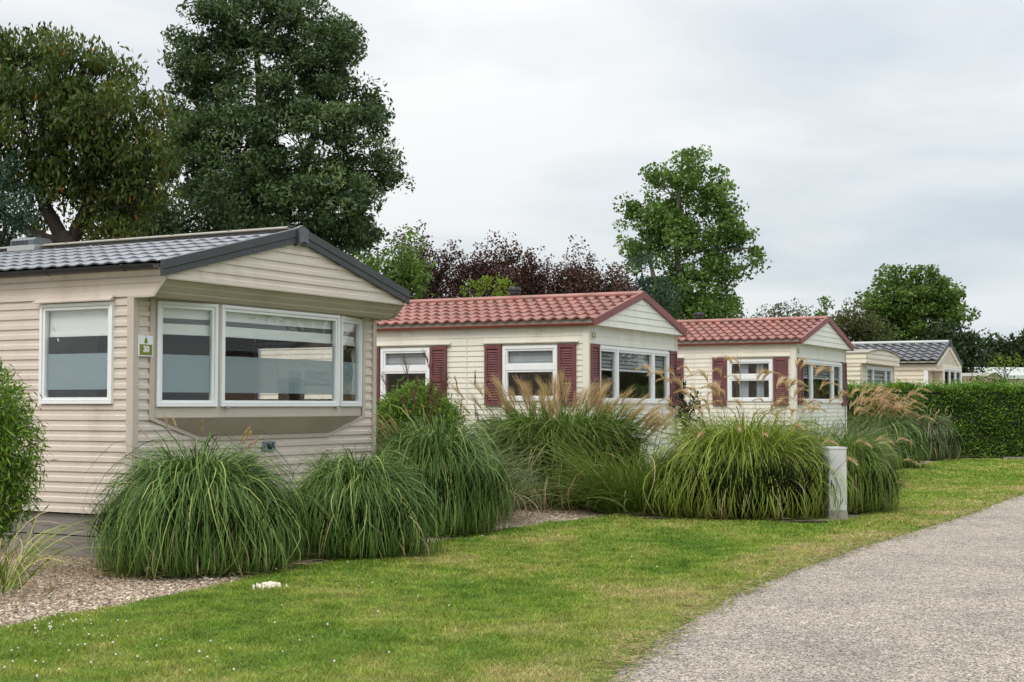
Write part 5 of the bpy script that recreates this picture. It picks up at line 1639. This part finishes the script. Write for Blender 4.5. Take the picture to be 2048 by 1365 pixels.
# the great ash behind the nearest home
tree(505, 36, [(515, 35, 75), (610, 85, 75), (425, 95, 75), (440, 50, 50), (610, 45, 48), (385, 120, 45), (665, 105, 48), (660, 175, 75), (535, 185, 110), (415, 225, 85), (700, 260, 62), (610, 310, 105), (470, 330, 110), (735, 345, 60), (680, 400, 90), (560, 430, 110), (430, 430, 100), (365, 160, 45), (375, 330, 70), (725, 430, 45), (650, 480, 90), (520, 500, 90), (700, 60, 22), (735, 215, 20), (775, 345, 18), (470, 10, 45), (560, 5, 50)],
     'huge dark green ash tree towering behind the nearest mobile home', M['lf_ash'], 'bark_dark', nclus=27, per=150, flat=.62, leaf=0.15, ratio=0.36, droop=0.25, spray=0.46, trunk_r=0.3, stems=[[(505, 560), (500, 470), (510, 330), (520, 200), (510, 80)], [(515, 560), (560, 450), (610, 330), (640, 220)], [(495, 560), (440, 460), (415, 340), (400, 220)]], name='ash_tree')
# cherry with hanging leaves
tree(140, 26, [(55, 135, 55), (-40, 165, 85), (125, 165, 80), (215, 215, 75), (55, 235, 100), (160, 285, 90), (265, 290, 70), (320, 290, 42), (-30, 330, 70), (235, 365, 62), (130, 360, 50), (300, 210, 28), (165, 105, 16), (250, 150, 16), (92, 92, 22), (25, 100, 20), (320, 360, 45), (30, 370, 45), (215, 430, 45), (60, 420, 30), (270, 420, 50), (100, 340, 40), (160, 395, 26), (320, 330, 24)],
     'olive green cherry tree with hanging leaves and forked dark trunk at the left', M['lf_cherry'], 'bark_dark', nclus=52, per=105, flat=.8, odd=.012, leaf=0.135, ratio=0.34, droop=1.7, spray=0.38, trunk_r=0.2, stems=[[(136, 520), (120, 470), (85, 400), (60, 320), (40, 230)], [(140, 520), (150, 470), (178, 400), (185, 320), (170, 220)], [(140, 530), (90, 480), (20, 440), (-40, 360)]], name='cherry_tree')
tree(275, 31, [(300, 440, 60), (380, 455, 60), (240, 470, 45), (180, 480, 45), (330, 490, 60), (270, 400, 45), (440, 480, 45), (420, 410, 40)],
     'dark hazel thicket between the cherry and the ash', M['lf_dark'], 'bark_dark', cat='shrub', name='hazel_shrub', nclus=60, per=66, leaf=0.10, ratio=0.6, spray=0.4, trunk_r=0.12)
tree(-10, 24, [(0, 400, 60), (20, 460, 55), (-50, 380, 60), (-20, 340, 40), (40, 430, 36), (-40, 470, 60)],
     'blue green leafy tree cut off by the left edge', M['lf_blue'], 'bark_dark', nclus=60, per=60, leaf=0.09, ratio=0.4, spray=0.28, trunk_r=0.14, name='leafy_tree')
tree(-40, 27, [(-25, 240, 38), (-50, 290, 35)], 'yellowing tree peeping in at the left edge', M['lf_lime'], 'bark_dark', nclus=60, per=40, leaf=0.1, ratio=0.5, spray=0.3, trunk_r=0.1, name='yellow_tree')
tree(800, 33, [(800, 530, 45), (835, 575, 38), (765, 560, 45), (790, 590, 40), (820, 500, 22)], 'light green cherry sapling beside the eave of the taupe home', M['lf_mid'], 'bark', nclus=60, per=45, leaf=0.15, ratio=0.36, droop=1.0, spray=0.3, trunk_r=0.07, name='cherry_sapling')
# purple plums
def plum(px, tops, label):
    lob = []
    for (x, y, r) in tops:
        lob += [(x, y + r * 1.9, r * .62, r * 1.9), (x - r * .7, y + r * 3.0, r * .8, r * 1.5), (x + r * .7, y + r * 3.2, r * .8, r * 1.5)]
    lob += [(px - 38, 585, 40, 35), (px + 38, 585, 40, 35), (px, 575, 45, 40)]
    tree(px, 45, lob, label, M['lf_plum'], 'bark_dark', name='plum_tree', group='purple plum trees', nclus=58, per=64, leaf=0.095, ratio=0.6, droop=-0.1, spray=0.32, trunk_r=0.09, vert=1.7, shell=0.5)
plum(838, [(800, 470, 20), (833, 468, 20), (868, 490, 20), (900, 498, 18)], 'purple leaved plum tree closest to the great ash')
plum(955, [(925, 505, 17), (963, 497, 20), (988, 487, 20)], 'purple leaved plum tree above the lime green bush')
plum(1050, [(1020, 482, 22), (1052, 505, 20), (1085, 525, 18)], 'purple leaved plum tree behind the middle of the red roof')
plum(1175, [(1150, 498, 22), (1185, 520, 20), (1222, 530, 20), (1250, 548, 15), (1120, 540, 15)], 'purple leaved plum tree nearest the tall right hand tree')
tree(985, 40, [(985, 590, 34), (955, 598, 26), (1010, 600, 22)], 'lime green bush peeping over the red roof', M['lf_lime'], 'bark', cat='shrub', name='lime_bush', nclus=50, per=50, leaf=0.10, ratio=0.55, spray=0.25, trunk_r=0.05)
tree(1288, 46, [(1285, 545, 24, 34), (1300, 590, 38), (1270, 600, 36), (1320, 615, 36), (1340, 590, 22)], 'dark green conifer bush at the foot of the tall right hand tree', M['lf_blue'], 'bark_dark', cat='shrub', name='conifer', nclus=40, per=70, leaf=0.12, ratio=0.3, spray=0.3, trunk_r=0.1)
tree(1365, 50, [(1365, 345, 36), (1335, 385, 42), (1400, 380, 42), (1300, 425, 42), (1372, 430, 48), (1438, 400, 36), (1270, 415, 26), (1440, 455, 46), (1330, 480, 46), (1395, 500, 46), (1480, 500, 38), (1290, 490, 34), (1440, 545, 42), (1350, 550, 38), (1265, 520, 25), (1400, 590, 46), (1450, 590, 26), (1330, 600, 36), (1500, 498, 18), (1365, 318, 15), (1350, 620, 50), (1420, 625, 45)],
     'tall airy bright green tree standing alone behind the red roofs', M['lf_poplar'], 'bark_pale', nclus=30, per=125, flat=.8, leaf=0.118, ratio=0.75, droop=0.2, spray=0.42, trunk_r=0.16, stems=[[(1362, 640), (1358, 560), (1352, 470), (1360, 380), (1365, 330)], [(1364, 650), (1400, 590), (1430, 520), (1440, 450)], [(1360, 650), (1320, 590), (1300, 520), (1295, 450)]], name='tall_tree')
tree(1435, 52, [(1420, 625, 32), (1450, 622, 28), (1395, 640, 32), (1475, 640, 16)], 'straggly olive hawthorn below the tall right hand tree', M['lf_olive'], 'bark', cat='shrub', name='hawthorn', nclus=56, per=44, leaf=0.10, ratio=0.6, spray=0.4, trunk_r=0.1)
tree(1575, 60, [(1550, 640, 26), (1585, 640, 24), (1610, 650, 26), (1530, 650, 16)], 'olive hawthorn above the ridge of the farther red roof', M['lf_olive'], 'bark', cat='shrub', name='hawthorn', nclus=56, per=50, leaf=0.11, ratio=0.6, spray=0.4, trunk_r=0.1)
tree(1652, 62, [(1652, 604, 9, 18), (1648, 628, 14, 18), (1658, 645, 16, 16)], 'slim young poplar rising between the hawthorns', M['lf_mid'], 'bark_pale', name='young_poplar', nclus=50, per=34, leaf=0.11, ratio=0.8, spray=0.25, trunk_r=0.06)
tree(1700, 58, [(1680, 650, 30), (1715, 650, 34), (1740, 668, 36), (1690, 675, 34), (1765, 680, 28)], 'broad olive hawthorn behind the peak of the farther red roof', M['lf_olive'], 'bark', cat='shrub', name='hawthorn', nclus=60, per=60, leaf=0.11, ratio=0.6, spray=0.4, trunk_r=0.1)
tree(1830, 74, [(1790, 575, 32), (1845, 568, 32), (1880, 590, 36), (1760, 605, 30), (1820, 610, 42), (1895, 625, 30), (1850, 650, 44), (1785, 640, 34), (1745, 612, 18), (1905, 600, 20), (1830, 690, 40), (1780, 685, 30)],
     'round green oak behind the grey roofed home', M['lf_mid'], 'bark', nclus=23, per=115, flat=.7, leaf=0.18, ratio=0.7, droop=0.1, spray=0.62, trunk_r=0.32, name='oak_tree')
tree(1915, 72, [(1905, 690, 32), (1935, 710, 30), (1880, 685, 30), (1945, 690, 18), (1890, 720, 35), (1935, 740, 30)], 'dark bushy tree at the right foot of the oak', M['lf_dark'], 'bark_dark', nclus=26, per=60, leaf=0.19, ratio=0.6, spray=0.5, trunk_r=0.2, name='bushy_tree')
tree(2010, 86, [(1985, 705, 26), (2020, 705, 28), (2050, 700, 30), (2080, 700, 34), (1965, 725, 18), (2000, 730, 26), (2040, 728, 30)], 'dark distant trees above the white roof at the right edge', M['lf_dark'], 'bark_dark', nclus=20, per=66, leaf=0.24, ratio=0.6, spray=0.6, trunk_r=0.2, name='bushy_tree')
tree(2010, 76, [(1985, 730, 10), (2010, 727, 13), (2035, 730, 12)], 'pale yellow green bush over the white roof at the right edge', M['lf_lime'], 'bark', cat='shrub', name='pale_bush', nclus=14, per=40, leaf=0.16, ratio=0.3, spray=0.35, trunk_r=0.06)
tree(2000, 44, [(1935, 778, 24, 16), (1985, 772, 30, 18), (2035, 775, 30, 18), (2085, 775, 30, 18)], 'bright green bush showing over the right end of the hedge', M['lf_hedge'], 'bark', cat='shrub', name='privet_bush', nclus=60, per=70, leaf=0.09, ratio=0.5, spray=0.25, trunk_r=0.05)
tree(1372, 24.2, [(1368, 790, 22, 30), (1380, 815, 20, 26), (1358, 825, 26, 26), (1372, 850, 26, 24)], 'dark green bush in the gap between the two red roofed homes', M['lf_dark'], 'bark_dark', cat='shrub', name='gap_bush', nclus=90, per=46, leaf=0.07, ratio=0.5, spray=0.16, trunk_r=0.04)

def distant_wood():
    P = []
    for k in range(46):
        x = 29 + k * 1.35 + random.uniform(-.6, .6); y = 92 + random.uniform(-6, 6) - k * .3
        h = random.uniform(3.6, 6.4)
        for q in range(4):
            P.append(in_ball(260) * np.array([1.5, 1.5, h * .26]) + np.array([x + random.gauss(0, .8), y, h * (.22 + .2 * q)]))
    V, F_, r = leaf_cloud(np.concatenate(P), .42, .6)
    V[:, 2] = np.maximum(V[:, 2], .02)
    o = fast('distant_wood', V, F_, M['lf_dark'], None, r)
    tag(o, 'distant dark wood closing the view at the far right', 'wood', kind='stuff')
distant_wood()

# trees on the camera's side of the lane, seen as reflections
def big_round(x, y, h, r, label, mat):
    b = Vector((x, y, 0)); t = tag(empty('roadside_tree', b), label, 'tree', 'trees across the lane')
    mb = MB(); limb(mb, (0, 0, 0), (0, 0, h * .6), .22, .1, M['bark'], .05, 6, 8)
    cl = []
    for k in range(12):
        q = Vector((random.uniform(-r, r) * .7, random.uniform(-r, r) * .7, h * random.uniform(.4, .9)))
        limb(mb, (0, 0, h * .35), q, .08, .02, M['bark'], .12, 4, 5); cl.append(q)
    mb.build('trunk', t)
    P = np.concatenate([in_ball(700) * r * .5 + np.array(q) for q in cl])
    V, F_, rr = leaf_cloud(P, .22, .6)
    fast('crown', V, F_, mat, t, rr)
big_round(24, 14.5, 8, 3.0, 'mid green tree across the lane, outside the photo', M['lf_mid'])
big_round(30, 30.5, 9, 3.2, 'dark tree across the lane, outside the photo', M['lf_dark'])
big_round(-14, 2.0, 7, 2.6, 'olive tree left of the camera, outside the photo', M['lf_olive'])

# bamboo bushes
def bamboo(loc, lobes, label, n, canes, mat=None, leaf=0.085):
    t = tag(empty('bamboo_bush', loc), label, 'bamboo', 'bamboo bushes')
    mb = MB()
    for k in range(canes):
        c, r, rz = random.choice(lobes)
        a = random.uniform(0, 6.28)
        tip = Vector(c) + Vector((math.cos(a) * r * .8, math.sin(a) * r * .8, random.uniform(-.3, .9) * rz))
        b0 = Vector((random.gauss(0, .12), random.gauss(0, .12), 0))
        pts = [b0, b0.lerp(tip, .5) + Vector((0, 0, .15)), tip]
        mb.tube(pts, [.006, .005, .002], M['stalk'], 5)
    mb.build('canes', t)
    Vs, Fs, Rs, off = [], [], [], 0
    for c, r, rz in lobes:
        k = int(n * r * rz / sum(q[1] * q[2] for q in lobes) / 7)
        P = in_ball(k); rad = np.linalg.norm(P, axis=1, keepdims=True); P = P / (rad + 1e-6) * rad ** .45
        P = P * np.array([r, r, rz]) + np.array(c)
        d = P - np.array(c); d /= np.linalg.norm(d, axis=1, keepdims=True) + 1e-6
        # each twig end carries a hanging spray of lance leaves
        idx = np.repeat(np.arange(k), 7)
        Q = P[idx] + rng.normal(0, .055, (len(idx), 3))
        V, F_, rr = leaf_cloud(Q, leaf, .17, axis=d[idx] * 0.7, droop=.55)
        Vs.append(V); Fs.append(F_ + off); Rs.append(rr); off += len(V)
    fast('foliage', np.concatenate(Vs), np.concatenate(Fs), mat or M['lf_bamboo'], t, np.concatenate(Rs))
    return t
p = at(-40, 811, 11.8)
bamboo((p.x, p.y, 0), [((0.0, 0, 1.35), .36, .38), ((0.12, 0, 1.0), .36, .42), ((0.12, 0, .72), .30, .35), ((-.2, 0, 1.0), .4, .6), ((0.02, -.1, .5), .26, .3)], 'fine leaved bamboo bush at the left edge before the taupe wall', 21000, 26, leaf=0.072)
p = at(830, 811, 19.6)
bamboo((p.x, p.y, 0), [((0.0, 0, 1.33), .36, .36), ((-.28, 0, 1.08), .36, .42), ((.3, 0, 1.12), .34, .4), ((0, 0, .8), 0.5, .5)], 'rounded light green bamboo bush in front of the first red roofed home', 30000, 24)

# clipped hedge
def hedge():
    a = gp(1690, 921); b = gp(2110, 918)
    x0, x1, y0, y1, h = a.x - 0.6, b.x + 6.5, 38.3, 39.8, 1.92
    t = tag(empty('hedge', ((x0 + x1) / 2, y0, 0)), 'long clipped privet hedge behind the lawn at the right', 'hedge')
    ox = (x0 + x1) / 2
    mb = MB(); core = surf('hedge_shade_core', (0.018, 0.02, 0.01), 0.95, 0.3, 8)
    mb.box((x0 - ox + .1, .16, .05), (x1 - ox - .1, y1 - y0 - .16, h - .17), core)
    mb.build('stems', t)  # solid box added as stems to block light; dark colour stands for inner shade
    n = 82000
    L = x1 - x0; D = y1 - y0
    w = np.array([L * h, L * D, L * h * .25, D * h])
    face = rng.choice(4, n, p=w / w.sum())
    u, v, e = rng.uniform(0, 1, n), rng.uniform(0, 1, n), np.abs(rng.normal(0, .11, n))
    X = x0 - ox + u * L
    lump = .05 * np.sin(X * 3.1 + 1) + .04 * np.sin(X * 7.7) 
    P = np.zeros((n, 3))
    z = .03 + v * (h - .03)
    f0, f1, f2, f3 = face == 0, face == 1, face == 2, face == 3
    lump2 = .05 * np.sin(X * 4.3 + z * 5) + .045 * np.sin(z * 7.3 - X * 2.2)
    P[f0] = np.stack([X, e + lump2 * 1.0 + .05 * (z > 1.7) , z], 1)[f0]
    P[f1] = np.stack([X, v * D, h - e * .8 + lump * .8], 1)[f1]
    P[f2] = np.stack([X, D - e, z], 1)[f2]
    P[f3] = np.stack([x0 - ox + e, u * D, z], 1)[f3]
    V, F_, rr = leaf_cloud(P, .062, .55, droop=-.2)
    # young shoots along the top
    k = 900
    S = np.stack([rng.uniform(x0, x1, k) - ox, rng.uniform(.05, D, k), np.full(k, h)], 1)
    idx = np.repeat(np.arange(k), 8)
    Q = S[idx] + np.stack([rng.normal(0, .02, len(idx)), rng.normal(0, .02, len(idx)), rng.uniform(-.05, .16, len(idx)) * np.repeat(rng.uniform(.3, 1.2, k), 8)], 1)
    V2, F2, r2 = leaf_cloud(Q, .055, .4, droop=-.9)
    fast('foliage', np.concatenate([V, V2]), np.concatenate([F_, F2 + len(V)]), M['lf_hedge'], t, np.concatenate([rr, np.clip(r2 * .5 + .5, 0, 1)]))
hedge()

# fallen twigs and leaf litter on the gravel by the nearest mound
def litter():
    n = 420
    c = gp(225, 1150)
    P = np.stack([rng.normal(c.x, .28, n), rng.normal(c.y + .05, .30, n), np.full(n, .016) + rng.uniform(0, .02, n)], 1)
    V, F_, r = leaf_cloud(P, .06, .14)
    V[:, 2] = np.clip(V[:, 2], .006, .06)
    o = fast('leaf_litter', V, F_, M['straw'], None, r)
    tag(o, 'dry brown leaf litter on the gravel beside the nearest mound', 'leaf litter', kind='stuff')
litter()

# tufts creeping over the lane's edge, loose chips on the asphalt
def edge_tufts():
    parts = []
    off = 0
    for k in range(420):
        p = random.choice([q for q in REw if 6.5 < q.y < 24])
        x = p.x + random.gauss(0.02, .07); y = p.y - abs(random.gauss(0, .05))
        v, f, r, a = blades(random.randint(8, 26), .05, .055, .0048, (.3, 1.4), (.2, 1.2), 3)
        v = v + np.array([x, y, .004])
        parts.append((v, f, r, a))
    v, f, r, a = join(parts)
    ex = (r[f[:, 0]] > .55).astype(int)
    o = fast('edge_tufts', v, f, [M['gr_lime'], M['straw']], None, r, a, extra=ex)
    tag(o, 'small grass tufts creeping over the edge of the lane', 'grass', kind='stuff')
edge_tufts()

# ------------------------------------------------------------------ sky and light
def sky():
    w = bpy.data.worlds.new('World')
    bpy.context.scene.world = w
    w.use_nodes = True
    nt = w.node_tree
    bg = nt.nodes['Background']
    st = nd(nt, 'ShaderNodeTexSky', sky_type='NISHITA')
    st.sun_disc = False
    st.sun_elevation = R(48); st.sun_rotation = R(205)
    tc = nd(nt, 'ShaderNodeTexCoord')
    sp = nd(nt, 'ShaderNodeSeparateXYZ'); nt.links.new(tc.outputs['Generated'], sp.inputs[0])
    # overcast brightness: zenith about two and a half times the horizon
    el = ramp(nt, [(0.0, (0.72, 0.752, 0.775)), (0.10, (0.77, 0.798, 0.815)), (0.32, (0.945, 0.95, 0.955)), (0.7, (1.85, 1.87, 1.88)), (1.0, (2.5, 2.5, 2.5))], sp.outputs[2])
    # cloud layer: direction projected on a flat ceiling so that bands flatten towards the horizon
    ad = nd(nt, 'ShaderNodeMath', operation='ADD'); ad.inputs[1].default_value = 0.16
    mxz = nd(nt, 'ShaderNodeMath', operation='MAXIMUM'); mxz.inputs[1].default_value = 0.0
    nt.links.new(sp.outputs[2], mxz.inputs[0]); nt.links.new(mxz.outputs[0], ad.inputs[0])
    dv = nd(nt, 'ShaderNodeVectorMath', operation='DIVIDE')
    cb = nd(nt, 'ShaderNodeCombineXYZ')
    for k in range(3): nt.links.new(ad.outputs[0], cb.inputs[k])
    nt.links.new(tc.outputs['Generated'], dv.inputs[0]); nt.links.new(cb.outputs[0], dv.inputs[1])
    mp = nd(nt, 'ShaderNodeMapping'); mp.inputs['Scale'].default_value = (0.8, 0.9, 0.0); mp.inputs['Location'].default_value = (3.3, 1.2, 0)
    nt.links.new(dv.outputs[0], mp.inputs[0])
    n = noise(nt, 1.1, 7, 0.52, mp.outputs[0])
    n.inputs['Distortion'].default_value = 0.25
    cl = ramp(nt, [(0.38, (0.80, 0.845, 0.885)), (0.50, (0.97, 0.98, 0.985)), (0.60, (1.08, 1.07, 1.055))], n.outputs[0])
    # the deck is thinner and bluer towards the right of the view (east)
    xr = ramp(nt, [(0.42, (1.04, 1.035, 1.03)), (0.70, (0.93, 0.965, 0.99))], None)
    mr = nd(nt, 'ShaderNodeMapRange'); mr.inputs[1].default_value = -1; mr.inputs[2].default_value = 1
    nt.links.new(sp.outputs[0], mr.inputs[0]); nt.links.new(mr.outputs[0], xr.inputs[0])
    c = mixc(nt, 1, el.outputs[0], cl.outputs[0], 'MULTIPLY')
    c = mixc(nt, 1, c, xr.outputs[0], 'MULTIPLY')
    sk = mixc(nt, 1, st.outputs[0], (0.05, 0.05, 0.05), 'MULTIPLY')
    c = mixc(nt, 0.06, c, sk)
    nt.links.new(c, bg.inputs[0])
    bg.inputs[1].default_value = 1.08
    sd = bpy.data.lights.new('sun', 'SUN'); so = bpy.data.objects.new('sun', sd); C.objects.link(so)
    sd.energy = 1.2; sd.angle = R(18); sd.color = (1.0, 0.965, 0.90)
    so.location = (-6, -8, 20)
    so.rotation_euler = (R(42), 0, R(-25))
sky()

sc = bpy.context.scene
sc.view_settings.view_transform = 'Standard'
sc.view_settings.look = 'None'
sc.view_settings.exposure = 0.0
sc.view_settings.gamma = 1.0
sc.render.engine = 'CYCLES'
sc.cycles.max_bounces = 8
sc.cycles.transparent_max_bounces = 12
sc.cycles.use_denoising = True
sc.cycles.denoising_input_passes = 'RGB_ALBEDO_NORMAL'
sc.cycles.denoising_prefilter = 'FAST'
